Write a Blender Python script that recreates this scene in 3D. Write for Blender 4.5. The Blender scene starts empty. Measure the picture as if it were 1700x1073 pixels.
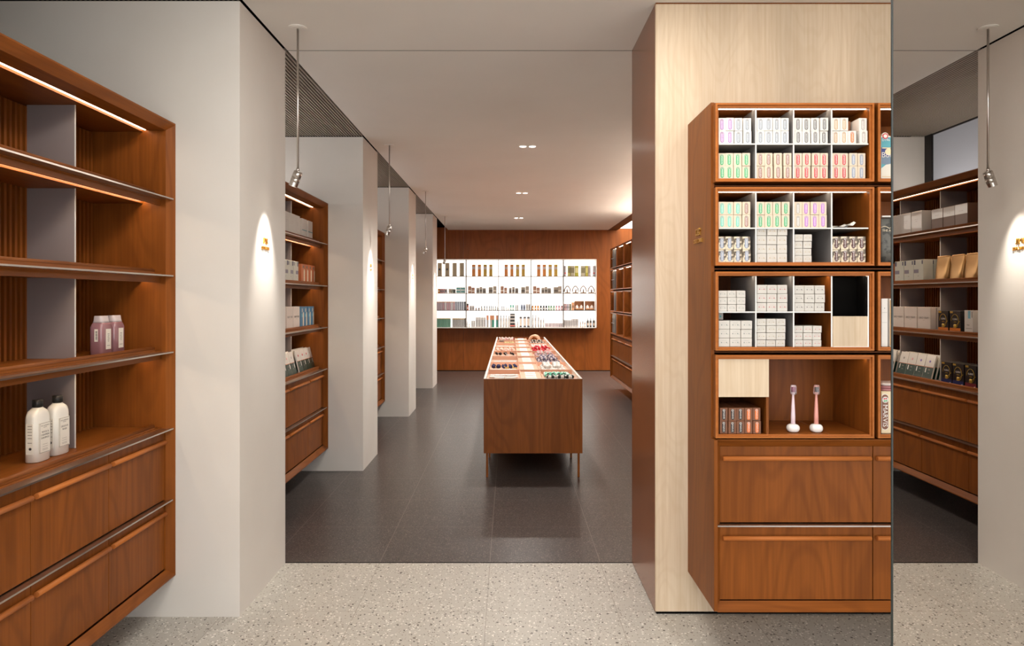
import bpy, math, random
from mathutils import Vector, Matrix
random.seed(7)
PI = math.pi
SC = bpy.context.scene
COL = SC.collection
H = 1.44                      # eye height
F = 1177.0                    # focal length in pixels of the 1700 px wide frame
VX, VY = 845.0, 495.0         # vanishing point

# ------------------------------------------------------------------ camera, world, exposure
cam_d = bpy.data.cameras.new('camera')
cam_d.sensor_fit = 'HORIZONTAL'; cam_d.sensor_width = 36.0
cam_d.lens = 36.0 * F / 1700.0
cam_d.shift_x = (850.0 - VX) / 1700.0
cam_d.shift_y = -(536.5 - VY) / 1700.0
cam_d.clip_start = 0.05; cam_d.clip_end = 100
cam = bpy.data.objects.new('camera', cam_d); COL.objects.link(cam)
cam.location = (0, 0, H); cam.rotation_euler = (PI / 2, 0, 0)
SC.camera = cam
SC.view_settings.view_transform = 'Standard'
SC.view_settings.look = 'None'
SC.view_settings.exposure = 0.42
SC.view_settings.gamma = 1.0
SC.view_settings.use_curve_mapping = False
w = bpy.data.worlds.new('daylight'); SC.world = w; w.use_nodes = True
w.node_tree.nodes['Background'].inputs[0].default_value = (0.97, 0.985, 1.0, 1)
w.node_tree.nodes['Background'].inputs[1].default_value = 3.1

def light(kind, name, loc, energy, color=(1, .93, .84), size=.5, size_y=None, aim=(0, 0, -1), spot=60, blend=.4, radius=.03, parent=None):
    d = bpy.data.lights.new(name, kind); d.energy = energy; d.color = color
    if kind == 'AREA':
        d.shape = 'RECTANGLE'; d.size = size; d.size_y = size_y or size
    if kind == 'SPOT':
        d.spot_size = math.radians(spot); d.spot_blend = blend; d.shadow_soft_size = radius
    o = bpy.data.objects.new(name, d); COL.objects.link(o)
    o.location = loc
    o.rotation_euler = Vector(aim).to_track_quat('-Z', 'Y').to_euler()
    if parent:
        o.parent = parent; o.location = Vector(loc) - parent.location
    return o

WARM = (1.0, .90, .78)
# entrance zone: two unseen soft fills added, then downlights on pier and column
light('AREA', 'entrance_fill', (-.2, -1.2, 2.76), 40, (1, .98, .95), 2.6, 1.6)
light('AREA', 'entrance_fill', (.15, 2.35, 2.77), 20, (1, .97, .93), 1.0, .8)
light('SPOT', 'wall_downlight', (1.25, 1.75, 2.76), 22, (1, .93, .84), spot=92, blend=.9, aim=(.0, 1.3, -1.05), radius=.12)
light('SPOT', 'wall_downlight', (-.35, 1.2, 2.76), 60, (1, .94, .86), spot=100, blend=.9, aim=(-.55, 1.9, -1.0), radius=.15)

# ------------------------------------------------------------------ materials
def lin(c):
    return tuple(((v / 255) / 12.92 if v / 255 <= .04045 else ((v / 255 + .055) / 1.055) ** 2.4) for v in c) + (1,)
MATS = {}
def mat(name, rgb=(200, 200, 200), rough=.6, metal=0, emit=0, ecol=None, spec=.5, alpha=1, trans=0, coat=0):
    if name in MATS: return MATS[name]
    m = bpy.data.materials.new(name); m.use_nodes = True
    b = m.node_tree.nodes['Principled BSDF']
    b.inputs['Base Color'].default_value = lin(rgb)
    b.inputs['Roughness'].default_value = rough
    b.inputs['Metallic'].default_value = metal
    b.inputs['Specular IOR Level'].default_value = spec
    b.inputs['Alpha'].default_value = alpha
    b.inputs['Transmission Weight'].default_value = trans
    b.inputs['Coat Weight'].default_value = coat
    if emit:
        b.inputs['Emission Color'].default_value = lin(ecol or rgb)
        b.inputs['Emission Strength'].default_value = emit
    MATS[name] = m
    return m
def nodes(m):
    nt = m.node_tree
    def N(t, **kw):
        n = nt.nodes.new(t)
        for k, v in kw.items():
            if k.startswith('i_'):
                key = k[2:]
                n.inputs[int(key) if key.isdigit() else key.replace('_', ' ')].default_value = v
            else: setattr(n, k, v)
        return n
    return nt, N, nt.links.new
def mix(N, L, fac, a, b, blend='MIX'):
    n = N('ShaderNodeMix', data_type='RGBA', blend_type=blend)
    for s, v in ((n.inputs[0], fac), (n.inputs[6], a), (n.inputs[7], b)):
        if isinstance(v, bpy.types.NodeSocket): L(v, s)
        else: s.default_value = v
    return n.outputs[2]
def wood(name, light_c, dark_c, axis='z', rough=.42, figure=.34, streak=.42, size=1.0, spec=.16):
    """flat sawn veneer: slow figure rings plus fine pores, running along the given axis"""
    m = mat(name, light_c, rough, spec=spec)
    nt, N, L = nodes(m)
    b = nt.nodes['Principled BSDF']
    tc = N('ShaderNodeTexCoord'); oi = N('ShaderNodeObjectInfo')
    off = N('ShaderNodeVectorMath', operation='SCALE'); off.inputs[0].default_value = (7.3, 5.1, 9.7); L(oi.outputs['Random'], off.inputs['Scale'])
    add = N('ShaderNodeVectorMath', operation='ADD'); L(tc.outputs['Object'], add.inputs[0]); L(off.outputs[0], add.inputs[1])
    def mapped(al, ac):
        s = {'x': (al, ac, ac), 'y': (ac, al, ac), 'z': (ac, ac, al)}[axis]
        mp = N('ShaderNodeMapping'); mp.inputs['Scale'].default_value = s; L(add.outputs[0], mp.inputs['Vector']); return mp.outputs[0]
    n1 = N('ShaderNodeTexNoise', i_Scale=size); n1.inputs['Detail'].default_value = 1.5; n1.inputs['Roughness'].default_value = .4
    L(mapped(.75, 3.2), n1.inputs['Vector'])
    mul = N('ShaderNodeMath', operation='MULTIPLY'); mul.inputs[1].default_value = 88; L(n1.outputs[0], mul.inputs[0])
    sn = N('ShaderNodeMath', operation='SINE'); L(mul.outputs[0], sn.inputs[0])
    r1 = N('ShaderNodeMapRange'); r1.inputs[1].default_value = .1; r1.inputs[2].default_value = 1; L(sn.outputs[0], r1.inputs[0])
    n2 = N('ShaderNodeTexNoise', i_Scale=1.0); n2.inputs['Detail'].default_value = 4; L(mapped(2.5, 90), n2.inputs['Vector'])
    r2 = N('ShaderNodeMapRange'); r2.inputs[1].default_value = .35; r2.inputs[2].default_value = .7; L(n2.outputs[0], r2.inputs[0])
    n3 = N('ShaderNodeTexNoise', i_Scale=1.0); n3.inputs['Detail'].default_value = 2; L(mapped(.6, 6), n3.inputs['Vector'])
    a = lin(light_c); d = lin(dark_c)
    f1 = N('ShaderNodeMath', operation='MULTIPLY'); f1.inputs[1].default_value = figure; L(r1.outputs[0], f1.inputs[0])
    f2 = N('ShaderNodeMath', operation='MULTIPLY'); f2.inputs[1].default_value = streak; L(r2.outputs[0], f2.inputs[0])
    c1 = mix(N, L, f1.outputs[0], a, d)
    c2 = mix(N, L, f2.outputs[0], c1, d)
    r3 = N('ShaderNodeMapRange'); r3.inputs[1].default_value = .3; r3.inputs[2].default_value = .7; r3.inputs[3].default_value = .88; r3.inputs[4].default_value = 1.1
    L(n3.outputs[0], r3.inputs[0])
    hv = N('ShaderNodeVectorMath', operation='SCALE'); L(c2, hv.inputs[0]); L(r3.outputs[0], hv.inputs['Scale'])
    L(hv.outputs[0], b.inputs['Base Color'])
    bp = N('ShaderNodeBump'); bp.inputs['Strength'].default_value = .04; bp.inputs['Distance'].default_value = .002
    L(n2.outputs[0], bp.inputs['Height']); L(bp.outputs[0], b.inputs['Normal'])
    return m
WL, WD = (136, 76, 27), (100, 51, 15)
wood_v = wood('makore_upright', WL, WD, 'z')
wood_h = wood('makore_lengthwise', WL, WD, 'x')
wood_y = wood('makore_depthwise', WL, WD, 'y')
wood_edge = wood('makore_edge', (180, 106, 48), (150, 84, 32), 'x', rough=.42)
wood_bar = wood('makore_handle', (188, 112, 56), (160, 90, 40), 'x', rough=.38)
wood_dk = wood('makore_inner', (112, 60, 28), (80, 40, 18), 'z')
wood_wall = wood('makore_wall_panel', (140, 78, 32), (114, 60, 22), 'z', rough=.38, size=.7, figure=.35, streak=.4)
wood_pier = wood('makore_pier_panel', (146, 92, 60), (122, 74, 48), 'z', rough=.24, size=.7, figure=.1, streak=.35, spec=.7)
wood_tray = wood('pale_tray_wood', (222, 176, 150), (206, 158, 130), 'x', rough=.5, figure=.2)
ash = wood('pale_ash', (214, 194, 168), (194, 168, 136), 'z', rough=.5, figure=.2, streak=.55, size=2.0)
black = mat('black_void', (8, 7, 6), .9, spec=.08)
steel = mat('satin_steel', (196, 190, 184), .28, 1)
steel_dk = mat('grey_anodised', (150, 146, 146), .38, .55)
cell_metal = mat('cell_grey_metal', (148, 145, 143), .42, .35)
divider_m = mat('grey_metal_sheet', (150, 140, 140), .42, .25)
white_metal = mat('white_paint_and_lit_edge', (226, 222, 216), .4, .1)
brass = mat('brass', (214, 168, 84), .28, 1)
led_m = mat('led_strip', (255, 240, 222), emit=9, ecol=(255, 238, 214))
led_hid = mat('led_strip_recessed', (255, 240, 222), emit=24, ecol=(255, 226, 190))
led_soft = mat('led_strip_soft', (255, 240, 222), emit=10, ecol=(255, 226, 190))
white_p = mat('white_card', (232, 228, 220), .55)
paper_label = mat('label_paper', (226, 220, 208), .6)
ink = mat('dark_ink', (58, 52, 50), .6)
ink_soft = mat('soft_ink', (128, 120, 112), .6)

def plaster(name, rgb, rgb2, bump=.05, rough=.85):
    m = mat(name, rgb, rough, spec=.2)
    nt, N, L = nodes(m); b = nt.nodes['Principled BSDF']
    tc = N('ShaderNodeTexCoord')
    n = N('ShaderNodeTexNoise', i_Scale=1.6); n.inputs['Detail'].default_value = 5; L(tc.outputs['Object'], n.inputs['Vector'])
    r = N('ShaderNodeMapRange'); r.inputs[1].default_value = .35; r.inputs[2].default_value = .65; L(n.outputs[0], r.inputs[0])
    L(mix(N, L, r.outputs[0], lin(rgb), lin(rgb2)), b.inputs['Base Color'])
    n2 = N('ShaderNodeTexNoise', i_Scale=60.0); n2.inputs['Detail'].default_value = 3; L(tc.outputs['Object'], n2.inputs['Vector'])
    bp = N('ShaderNodeBump'); bp.inputs['Strength'].default_value = bump; bp.inputs['Distance'].default_value = .003
    L(n2.outputs[0], bp.inputs['Height']); L(bp.outputs[0], b.inputs['Normal'])
    return m
plaster_m = plaster('micro_cement', (220, 215, 208), (214, 208, 200))
ceil_m = plaster('ceiling_paint', (236, 232, 226), (233, 229, 223), .01)

def stone(name, base, chips, joint, x0, y0, rough, chip_scale, speck):
    m = mat(name, base, rough, spec=.5)
    nt, N, L = nodes(m); b = nt.nodes['Principled BSDF']
    tc = N('ShaderNodeTexCoord')
    n = N('ShaderNodeTexNoise', i_Scale=3.0); n.inputs['Detail'].default_value = 6; L(tc.outputs['Object'], n.inputs['Vector'])
    r = N('ShaderNodeMapRange'); r.inputs[1].default_value = .3; r.inputs[2].default_value = .7; r.inputs[3].default_value = .93; r.inputs[4].default_value = 1.06; L(n.outputs[0], r.inputs[0])
    hv = N('ShaderNodeVectorMath', operation='SCALE'); hv.inputs[0].default_value = lin(base)[:3]; L(r.outputs[0], hv.inputs['Scale'])
    col = hv.outputs[0]
    # distort so the chips are irregular
    dn = N('ShaderNodeTexNoise', i_Scale=chip_scale * .9); L(tc.outputs['Object'], dn.inputs['Vector'])
    dm = N('ShaderNodeVectorMath', operation='SCALE'); dm.inputs['Scale'].default_value = .9 / chip_scale; L(dn.outputs['Color'], dm.inputs[0])
    da = N('ShaderNodeVectorMath', operation='ADD'); L(tc.outputs['Object'], da.inputs[0]); L(dm.outputs[0], da.inputs[1])
    for k, (c, sc, th, pick) in enumerate(chips):
        v = N('ShaderNodeTexVoronoi', i_Scale=chip_scale * sc); L(da.outputs[0], v.inputs['Vector'])
        lt = N('ShaderNodeMath', operation='LESS_THAN'); lt.inputs[1].default_value = th; L(v.outputs['Distance'], lt.inputs[0])
        sp = N('ShaderNodeSeparateColor'); L(v.outputs['Color'], sp.inputs[0])
        gt = N('ShaderNodeMath', operation='GREATER_THAN'); gt.inputs[1].default_value = pick; L(sp.outputs[k % 3], gt.inputs[0])
        mm = N('ShaderNodeMath', operation='MULTIPLY'); L(lt.outputs[0], mm.inputs[0]); L(gt.outputs[0], mm.inputs[1])
        col = mix(N, L, mm.outputs[0], col, lin(c))
    sx = N('ShaderNodeSeparateXYZ'); L(tc.outputs['Object'], sx.inputs[0])
    def joint_mask(out, o):
        s = N('ShaderNodeMath', operation='SUBTRACT'); s.inputs[1].default_value = o - 60.0; L(out, s.inputs[0])
        mo = N('ShaderNodeMath', operation='MODULO'); mo.inputs[1].default_value = .6; L(s.outputs[0], mo.inputs[0])
        l1 = N('ShaderNodeMath', operation='LESS_THAN'); l1.inputs[1].default_value = .0028; L(mo.outputs[0], l1.inputs[0])
        return l1.outputs[0]
    mx = N('ShaderNodeMath', operation='MAXIMUM'); L(joint_mask(sx.outputs[0], x0), mx.inputs[0]); L(joint_mask(sx.outputs[1], y0), mx.inputs[1])
    col = mix(N, L, mx.outputs[0], col, lin(joint))
    L(col, b.inputs['Base Color'])
    return m
terrazzo = stone('light_terrazzo', (188, 183, 173), [((74, 66, 58), 1.0, .27, .74), ((120, 108, 94), 1.9, .30, .66), ((232, 227, 218), 1.3, .30, .6)],
                 (150, 142, 130), -.705, 3.857, .42, 54, 0)
granite = stone('dark_granite', (74, 68, 66), [((126, 115, 108), 1.0, .32, .6), ((40, 36, 34), .8, .36, .5), ((160, 148, 138), 1.5, .26, .78)],
                (134, 124, 117), -.705, 3.857, .31, 95, 0)

# ------------------------------------------------------------------ mesh builder
class MB:
    def __init__(s, m=None): s.v = []; s.f = []; s.mi = []; s.sm = []; s.ms = []; s.cur = m; s.T = None
    def idx(s, m):
        m = m or s.cur
        if m not in s.ms: s.ms.append(m)
        return s.ms.index(m)
    def vert(s, p):
        p = Vector(p)
        if s.T is not None: p = s.T @ p
        s.v.append(tuple(p)); return len(s.v) - 1
    def face(s, pts, m=None, smooth=False):
        s.f.append([s.vert(p) for p in pts]); s.mi.append(s.idx(m)); s.sm.append(smooth)
    def facei(s, ids, m=None, smooth=False):
        s.f.append(list(ids)); s.mi.append(s.idx(m)); s.sm.append(smooth)
    def box(s, x0, x1, y0, y1, z0, z1, m=None, c=0):
        if x0 > x1: x0, x1 = x1, x0
        if y0 > y1: y0, y1 = y1, y0
        if z0 > z1: z0, z1 = z1, z0
        if c <= 0:
            P = [(x0, y0, z0), (x1, y0, z0), (x1, y1, z0), (x0, y1, z0), (x0, y0, z1), (x1, y0, z1), (x1, y1, z1), (x0, y1, z1)]
            i = [s.vert(p) for p in P]
            for q in ((0, 3, 2, 1), (4, 5, 6, 7), (0, 1, 5, 4), (1, 2, 6, 5), (2, 3, 7, 6), (3, 0, 4, 7)):
                s.facei([i[k] for k in q], m)
            return s
        # box with chamfered edges
        X, Y, Z = (x0, x1), (y0, y1), (z0, z1)
        idv = {}
        for a in (0, 1):
            for b in (0, 1):
                for d in (0, 1):
                    sx, sy, sz = (1 - 2 * a) * c, (1 - 2 * b) * c, (1 - 2 * d) * c
                    idv[a, b, d, 0] = s.vert((X[a], Y[b] + sy, Z[d] + sz))
                    idv[a, b, d, 1] = s.vert((X[a] + sx, Y[b], Z[d] + sz))
                    idv[a, b, d, 2] = s.vert((X[a] + sx, Y[b] + sy, Z[d]))
        def fc(l): s.facei([idv[k] for k in l], m)
        fc([(0, 0, 0, 0), (0, 0, 1, 0), (0, 1, 1, 0), (0, 1, 0, 0)]); fc([(1, 0, 0, 0), (1, 1, 0, 0), (1, 1, 1, 0), (1, 0, 1, 0)])
        fc([(0, 0, 0, 1), (1, 0, 0, 1), (1, 0, 1, 1), (0, 0, 1, 1)]); fc([(0, 1, 0, 1), (0, 1, 1, 1), (1, 1, 1, 1), (1, 1, 0, 1)])
        fc([(0, 0, 0, 2), (0, 1, 0, 2), (1, 1, 0, 2), (1, 0, 0, 2)]); fc([(0, 0, 1, 2), (1, 0, 1, 2), (1, 1, 1, 2), (0, 1, 1, 2)])
        for a in (0, 1):
            for b in (0, 1):
                fc([(a, b, 0, 0), (a, b, 0, 1), (a, b, 1, 1), (a, b, 1, 0)] if (a + b) % 2 == 0 else [(a, b, 0, 0), (a, b, 1, 0), (a, b, 1, 1), (a, b, 0, 1)])
                fc([(a, 0, b, 0), (a, 1, b, 0), (a, 1, b, 2), (a, 0, b, 2)])
                fc([(0, a, b, 1), (1, a, b, 1), (1, a, b, 2), (0, a, b, 2)])
                for d in (0, 1): fc([(a, b, d, 0), (a, b, d, 1), (a, b, d, 2)])
        return s
    def cyl(s, p0, p1, r, m=None, n=16, r2=None, caps=True, smooth=True):
        p0, p1 = Vector(p0), Vector(p1); r2 = r if r2 is None else r2
        q = (p1 - p0).to_track_quat('Z', 'Y')
        a = []; b = []
        for i in range(n):
            d = Vector((math.cos(2 * PI * i / n), math.sin(2 * PI * i / n), 0)); d = q @ d
            a.append(s.vert(p0 + d * r)); b.append(s.vert(p1 + d * r2))
        for i in range(n):
            j = (i + 1) % n; s.facei((a[i], a[j], b[j], b[i]), m, smooth)
        if caps: s.facei(a[::-1], m); s.facei(b, m)
        return s
    def loft(s, secs, m=None, n=20, smooth=True, ex=2.0, capm=None):
        """secs: (z, rx, ry[, cx, cy]) superellipse rings from bottom to top"""
        rings = []
        for q in secs:
            z, rx, ry = q[:3]; cx, cy = (q[3], q[4]) if len(q) > 3 else (0, 0)
            ring = []
            for i in range(n):
                t = 2 * PI * (i + .5) / n; ct, st = math.cos(t), math.sin(t)
                ring.append(s.vert((cx + rx * math.copysign(abs(ct) ** (2 / ex), ct), cy + ry * math.copysign(abs(st) ** (2 / ex), st), z)))
            rings.append(ring)
        for a, b in zip(rings, rings[1:]):
            for i in range(n):
                j = (i + 1) % n; s.facei((a[i], a[j], b[j], b[i]), m, smooth)
        s.facei(rings[0][::-1], m); s.facei(rings[-1], capm or m)
        return s
    def tube(s, pts, r, m=None, n=8, closed=False, smooth=True):
        pts = [Vector(p) for p in pts]; rings = []; N_ = len(pts)
        for i, p in enumerate(pts):
            a = pts[(i - 1) % N_] if (closed or i > 0) else p
            b = pts[(i + 1) % N_] if (closed or i < N_ - 1) else p
            q = (b - a).to_track_quat('Z', 'Y'); rr = r[i] if isinstance(r, (list, tuple)) else r
            rings.append([s.vert(p + q @ Vector((math.cos(2 * PI * k / n) * rr, math.sin(2 * PI * k / n) * rr, 0))) for k in range(n)])
        pr = list(zip(rings, rings[1:])) + ([(rings[-1], rings[0])] if closed else [])
        for a, b in pr:
            for k in range(n):
                l = (k + 1) % n; s.facei((a[k], a[l], b[l], b[k]), m, smooth)
        if not closed: s.facei(rings[0][::-1], m); s.facei(rings[-1], m)
        return s
    def capsule(s, cx, cz, hw, hh, y, m=None, n=10, th=.0006):
        """upright filled lozenge standing on a front face at depth y (towards -y)"""
        pts = []
        for i in range(n + 1): t = PI * i / n; pts.append((cx + hw * math.cos(t), cz + (hh - hw) + hw * math.sin(t)))
        for i in range(n + 1): t = PI + PI * i / n; pts.append((cx + hw * math.cos(t), cz - (hh - hw) + hw * math.sin(t)))
        s.face([(x, y - th, z) for x, z in pts], m)
        for a, b in zip(pts, pts[1:] + pts[:1]): s.face([(a[0], y, a[1]), (b[0], y, b[1]), (b[0], y - th, b[1]), (a[0], y - th, a[1])], m)
        return s
    def text(s, string, size, M, m=None, ext=.0004, align='CENTER'):
        vs, fs = text_data(string, size, ext, align)
        base = []
        for v in vs: base.append(s.vert(M @ Vector(v)))
        for f in fs: s.facei([base[i] for i in f], m)
        return s
    def build(s, name, parent=None, origin=None):
        me = bpy.data.meshes.new(name)
        if parent is not None: off = Vector((0, 0, 0))
        else:
            if origin is None:
                xs = [v[0] for v in s.v]; ys = [v[1] for v in s.v]; zs = [v[2] for v in s.v]
                origin = ((min(xs) + max(xs)) / 2, (min(ys) + max(ys)) / 2, min(zs))
            off = Vector(origin)
        me.from_pydata([tuple(Vector(v) - off) for v in s.v], [], s.f)
        for m in s.ms: me.materials.append(m)
        me.polygons.foreach_set('material_index', s.mi)
        me.polygons.foreach_set('use_smooth', s.sm)
        me.update()
        o = bpy.data.objects.new(name, me); COL.objects.link(o)
        if parent is not None: o.parent = parent
        else: o.location = off
        return o
_TX = {}
def text_data(string, size, ext, align):
    k = (string, size, ext, align)
    if k not in _TX:
        cu = bpy.data.curves.new('t', 'FONT'); cu.body = string; cu.size = size; cu.extrude = ext
        cu.align_x = align; cu.align_y = 'CENTER'; cu.resolution_u = 2
        ob = bpy.data.objects.new('t', cu); COL.objects.link(ob)
        dg = bpy.context.evaluated_depsgraph_get()
        me = bpy.data.meshes.new_from_object(ob.evaluated_get(dg))
        _TX[k] = ([tuple(v.co) for v in me.vertices], [tuple(p.vertices) for p in me.polygons])
        bpy.data.objects.remove(ob); bpy.data.curves.remove(cu); bpy.data.meshes.remove(me)
    return _TX[k]
def front(x, y, z):      # text matrix on a face that looks to -y
    return Matrix.Translation((x, y, z)) @ Matrix.Rotation(PI / 2, 4, 'X')
def frontv(x, y, z):     # the same, reading downwards
    return Matrix.Translation((x, y, z)) @ Matrix.Rotation(PI / 2, 4, 'X') @ Matrix.Rotation(-PI / 2, 4, 'Z')
ALL_THINGS = []
def tag(o, label, cat, group=None, kind=None):
    if kind: o['kind'] = kind
    if label: o['label'] = label
    if cat: o['category'] = cat
    if group: o['group'] = group
    return o
def thing(name, label, cat, loc=(0, 0, 0), rz=0, group=None):
    o = bpy.data.objects.new(name, None); COL.objects.link(o); o.empty_display_size = .05
    o.location = loc; o.rotation_euler = (0, 0, rz)
    return tag(o, label, cat, group)
def struct(name, mb, parent=None):
    o = mb.build(name, parent, origin=(0, 0, 0) if parent is None else None)
    if parent is None: o['kind'] = 'structure'
    return o
KIDS = {}
def kids(o): return [c for c in bpy.data.objects if c.parent == o]
def copy_tree(o, parent=None, lvl=0):
    if o.name not in KIDS: KIDS[o.name] = kids(o)
    c = o.copy(); COL.objects.link(c)
    if parent: c.parent = parent
    for ch in KIDS[o.name]: copy_tree(ch, c)
    return c
USED = set()
def place(proto, loc, rz, label, group=None, rx=0, cat=None, scale=None):
    """first use moves the prototype itself, later ones copy it with its parts"""
    if proto.name in USED: o = copy_tree(proto)
    else:
        USED.add(proto.name); KIDS[proto.name] = kids(proto); o = proto
    o.location = loc; o.rotation_euler = (rx, 0, rz)
    if scale: o.scale = scale
    o['label'] = label
    if cat: o['category'] = cat
    if group: o['group'] = group
    elif 'group' in o: del o['group']
    return o
ORD = ['first', 'second', 'third', 'fourth', 'fifth', 'sixth', 'seventh', 'eighth', 'ninth', 'tenth', 'eleventh', 'twelfth', 'thirteenth', 'fourteenth', 'fifteenth']
# ------------------------------------------------------------------ the room
CZ = 2.785
YC = [3.20, 5.90, 8.60, 11.30]
m = MB(terrazzo); m.box(-3, 4.6, -4, 3.850, -.06, 0); struct('floor', m)
m = MB(granite); m.box(-3, 4.6, 3.858, 14.2, -.06, 0); struct('floor', m)
m = MB(black); m.box(-3, 4.6, 3.850, 3.858, -.06, .001); struct('trim_1', m)
# ceiling boards with a dark shadow gap along the columns and across the threshold
m = MB(ceil_m)
m.box(-1.203, 4.6, -1.5, 3.849, CZ, CZ + .02); struct('ceiling', m)
m = MB(ceil_m)
m.box(-1.203, 1.96, 3.855, 14.0, CZ, CZ + .02); struct('ceiling', m)
m = MB(black); m.box(-3, 4.6, -1.5, 14.2, 2.86, 2.9); struct('ceiling', m)
m = MB(black); m.box(-1.203, .668, 3.8492, 3.8548, CZ - .0004, CZ + .02); struct('seam_shade', m)  # black strip set into the seam to paint in its shade
bronze = mat('bronze_slat', (158, 147, 136), .6)
def grille(y0, y1, lbl):
    m = MB(bronze); x = -2.13
    while x < -1.225:
        m.box(x, x + .009, y0, y1, CZ, CZ + .012); x += .0215
    o = m.build('ceiling_grille'); tag(o, lbl, 'ceiling grille', 'slatted ceiling grilles over the wall bays')
grille(1.15, 3.20, 'dark slatted ceiling grille over the nearest wall bay')
grille(3.85, 5.90, 'dark slatted ceiling grille between first and second plaster column')
grille(6.55, 8.60, 'dark slatted ceiling grille between second and third plaster column')
grille(9.25, 11.30, 'dark slatted ceiling grille between third and fourth plaster column')
# plaster columns
for k, y in enumerate([.5] + YC):
    m = MB(plaster_m); m.box(-2.14 if k > 1 else -2.6, -1.215, y, y + .65, 0, CZ - .004)
    struct('wall_left', m)
m = MB(plaster_m); m.box(-2.4, -2.2, 3.85, 14, 0, 2.86); struct('wall_left', m)
m = MB(plaster_m); m.box(-2.7, -2.6, -1.5, 3.85, 0, 2.86); struct('wall_left', m)
# frosted clerestory panes above the bay cabinets, each with its dark mullion
frost = mat('frosted_glass', (150, 154, 162), .35, emit=.2, ecol=(206, 206, 214))
mull = mat('dark_mullion', (34, 30, 28), .5, .3)
for k, (y0, y1) in enumerate(((3.85, 5.90), (6.55, 8.60), (9.25, 11.30), (11.95, 14.0))):
    m = MB(frost); m.box(-2.16, -2.14, y0, y1, 2.0, CZ + .02); wo = struct('window_%d' % (k + 1), m)
    m = MB(mull); m.box(-2.14, -2.125, y1 - .10, y1 - .002, 2.0, CZ); m.box(-2.14, -2.13, y0, y1 - .1, CZ - .012, CZ); m.build('window_frame', wo)
# back wall in wood, panel joints
m = MB(wood_wall)
for i, (x0, x1) in enumerate(((-2.2, -.9), (-.9, .3), (.3, 1.5), (1.5, 2.7), (2.7, 4.6))):
    m.box(x0, x1 - .003, 14.0, 14.1, .012, CZ + .05)
m.box(-2.2, 4.6, 14.1, 14.12, 0, CZ + .08, black); struct('wall_back', m)
m = MB(black); m.box(-2.2, 4.6, 13.99, 14.0, 0, .012); struct('baseboard_back', m)
# right-hand space beyond the partition, with its luminous ceiling
m = MB(wood_wall); m.box(4.5, 4.6, 3.85, 14.0, 0, 2.86); struct('wall_right', m)
m = MB(plaster_m); m.box(4.5, 4.6, -1.5, 3.849, 0, 2.86); struct('wall_right', m)
beam = mat('dark_beam', (62, 36, 24), .5)
m = MB(beam); m.box(1.963, 2.14, 3.86, 13.99, CZ - .004, CZ + .05); struct('trim_2', m)
lum = mat('luminous_ceiling', (255, 250, 242), emit=5, ecol=(255, 248, 238))
m = MB(lum); m.box(2.142, 4.4, 6.0, 13.98, CZ + .03, CZ + .04); o = struct('ceiling', m)
# pier: pale ash front, dark glossy wood reveal
m = MB(wood_pier); m.box(.668, .70, 3.246, 3.85, .006, CZ); struct('wall_pier_reveal', m)
m = MB(ash)
for x0, x1 in ((.668, 1.87), (1.873, 3.07), (3.073, 4.5)): m.box(x0, x1, 3.228, 3.245, .012, CZ - .006)
struct('wall_pier_front', m)
m = MB(plaster_m); m.box(.70, 4.5, 3.246, 3.85, 0, CZ); struct('wall_pier_core', m)
m = MB(black); m.box(.672, 4.5, 3.232, 3.245, 0, .012); struct('baseboard_pier', m)
m = MB(wood_h); m.box(.668, 4.5, 3.2265, 3.245, CZ - .006, CZ - .0005); struct('trim_3', m)
# mirror-clad pier beside the viewer
m = MB(plaster_m); m.box(.672, 1.35, -.9, 1.234, 0, CZ); struct('wall_mirror_pier', m)
mirror_m = mat('mirror_silver', (222, 219, 215), .0, 1)
medge = mat('mirror_edge', (22, 30, 26), .3)
t = thing('wall_mirror', 'tall frameless mirror covering the pier at the right edge, reflecting shelves', 'mirror', (.666, .93, 0))
m = MB(mirror_m); m.box(0, .005, -1.83, .3015, .002, CZ - .002); m.build('mirror_glass', t)
m = MB(medge); m.box(-.0015, .005, .3015, .304, .002, CZ - .002); m.build('polished_edge', t)

# ------------------------------------------------------------------ lamps
def pendant(y, label):
    t = thing('pendant_spotlight', label, 'pendant lamp', (-1.05, y, CZ), 0, 'pendant spotlights beside the columns')
    m = MB(ceil_m); m.cyl((0, 0, -.004), (0, 0, 0), .045, n=28); m.cyl((0, 0, -.006), (0, 0, -.004), .036, n=28); m.build('ceiling_canopy', t)
    m = MB(steel); m.cyl((0, 0, -.006), (0, 0, -.70), .0055, n=12); m.cyl((0, 0, -.70), (0, 0, -.715), .008, n=12); m.build('rod', t)
    ax = Vector((-.35, 0, -.93)).normalized(); top = Vector((.004, 0, -.715))
    m = MB(steel)
    m.cyl(top, top + ax * .004, .019, n=24); m.cyl(top + ax * .004, top + ax * .034, .022, n=24)
    m.cyl(top + ax * .034, top + ax * .036, .019, n=24); m.cyl(top + ax * .036, top + ax * .060, .022, n=24)
    m.cyl(top + ax * .060, top + ax * .080, .022, n=24, caps=False)
    hd = m.build('lamp_head', t)
    m = MB(mat('spot_lens', (255, 246, 230), emit=12)); m.cyl(top + ax * .0601, top + ax * .064, .018, n=20); m.build('lens', hd)
    tip = t.location + top + ax * .095
    l = light('SPOT', 'spot_beam', tip, SPOT_E, (1, .94, .86), spot=54, blend=1.0, radius=.02, aim=ax)
    l.parent = t; l.location = tip - t.location
SPOT_E = 27
pendant(3.525, 'steel pendant spotlight nearest the viewer, lighting the first column')
pendant(6.225, 'second steel pendant spotlight, beside the second plaster column')
pendant(8.925, 'third steel pendant spotlight, beside the third plaster column')
pendant(11.62, 'farthest steel pendant spotlight, in front of the backlit display')
lens_m = mat('downlight_lens', (255, 250, 240), emit=9)
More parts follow.
